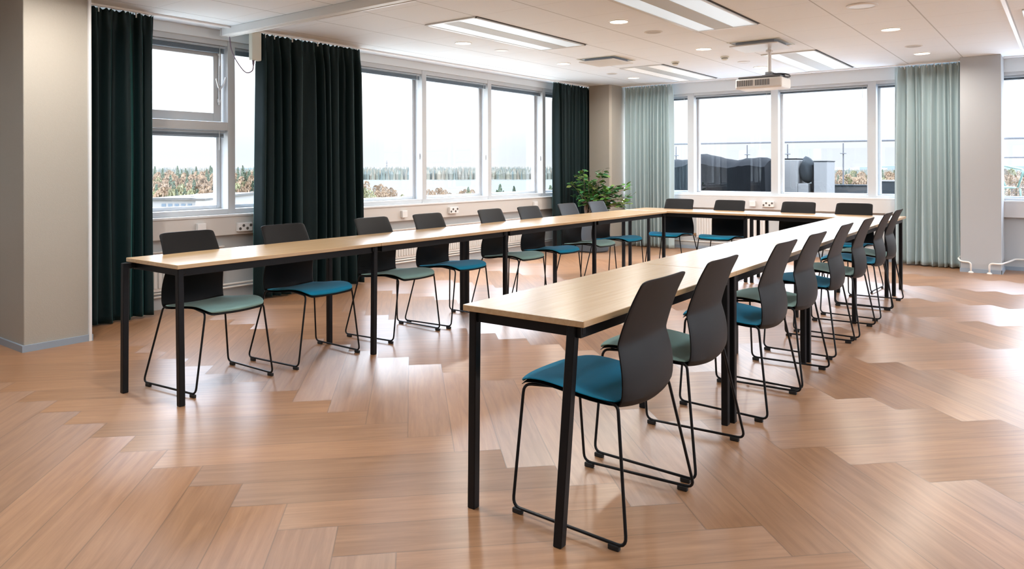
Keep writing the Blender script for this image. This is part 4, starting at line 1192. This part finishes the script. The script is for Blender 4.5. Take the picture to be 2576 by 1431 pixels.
def building(px0, px1, ytop, D, depth, label, m=M_bldg_white, group=None, floors=0, base=GZ, roof=None):
    a, b = far_at(px0, ytop, D), far_at(px1, ytop, D)
    c = (a + b) / 2; L = (b - a).length; ang = math.atan2(b.y - a.y, b.x - a.x)
    t = empty('building', (c.x, c.y, base), ang, label, 'building', group); h = a.z - base
    box('walls', (-L / 2, 0, 0), (L / 2, depth, h), m, t)
    box('roof', (-L / 2 - .2, -.2, h), (L / 2 + .2, depth + .2, h + max(.15, h * .01)), roof or M_roof, t)
    return t, L, h
# flat-roofed buildings in front of the woods
t, L, h = building(380, 492, 503.5, 62, 14, 'low building with a pale flat roof and white roof vents, seen through the left casement', M_bldg)
boxes('windows', [((-L / 2 + .9 + k * .55, -.03, h - .55), (-L / 2 + 1.25 + k * .55, 0, h - .3)) for k in range(5)], M_bldg_dark, t)
bm = bmesh.new()
for x_, r_ in ((1.35, .20), (.5, .10), (.72, .1)):
    g = bmesh.ops.create_icosphere(bm, subdivisions=2, radius=r_, matrix=Matrix.Translation((x_ * .6 - .1, 3, h + .26)))
finish('roof_vents', bm, M_bldg_white, t, smooth=True)
building(513, 660, 504.5, 82, 12, 'second pale flat-roofed building right behind the window mullion', M_bldg)
t, L, h = building(492, 512, 505, 60, 4, 'small white gabled roof hut between the flat roofs', M_bldg_white)
t, L, h = building(630, 665, 484, 120, 10, 'white house among the trees at the edge of the widest green curtain', M_bldg_white)
t, L, h = building(1000, 1030, 484, 235, 16, 'white house with a pale roof on the near lake shore', M_bldg_white, roof=M_bldg_white)
# far town on the horizon
rt9 = random.Random(31)
for k in range(22):
    px = [922, 932, 944, 956, 998, 1012, 1025, 1085, 1096, 1120, 1132, 1140, 1148, 1160, 1178, 1252, 1270, 1290, 1304, 1320, 1332, 1380][k]
    wd_ = rt9.uniform(3, 9); yt = rt9.uniform(421, 425) if px not in (1132, 1140) else 416
    building(px, px + wd_, yt, 1600, 20, 'tiny pale block of the town on the horizon across the lake', M_bldg_white, group='town blocks across the lake')
q = far_at(973, 404, 1600)
bm = bmesh.new(); tube(bm, [(0, 0, 0), (0, 0, q.z - GZ)], [1.1, .5], sides=6)
for zz in (.5, .7, .85): rbox(bm, (-1.4, -1.4, (q.z - GZ) * zz), (1.4, 1.4, (q.z - GZ) * zz + .8))
o = finish('radio_mast', bm, M_rail); o.location = (q.x, q.y, GZ); tag(o, 'thin grey radio mast on the horizon across the lake', 'mast')
for k, px in enumerate((2090, 2105, 2128, 2152, 2225)):
    building(px, px + 7 + 3 * (k % 2), 421 + k % 3, 1250, 20, 'tiny pale block on the horizon beyond the terrace', M_bldg_white, group='town blocks beyond the terrace')

# ------------------------------------------------------------------ view settings
vs = sc.view_settings
sc.display_settings.display_device = 'sRGB'
vs.view_transform = 'Standard'; vs.look = 'None'; vs.gamma = 1; vs.exposure = 0.36
vs.use_curve_mapping = False
cy = sc.cycles
cy.max_bounces = 6; cy.diffuse_bounces = 4; cy.glossy_bounces = 3; cy.transmission_bounces = 4; cy.transparent_max_bounces = 12
cy.use_denoising = True; cy.sample_clamp_indirect = 6; cy.caustics_reflective = False; cy.caustics_refractive = False
cy.use_adaptive_sampling = True; cy.adaptive_threshold = .03
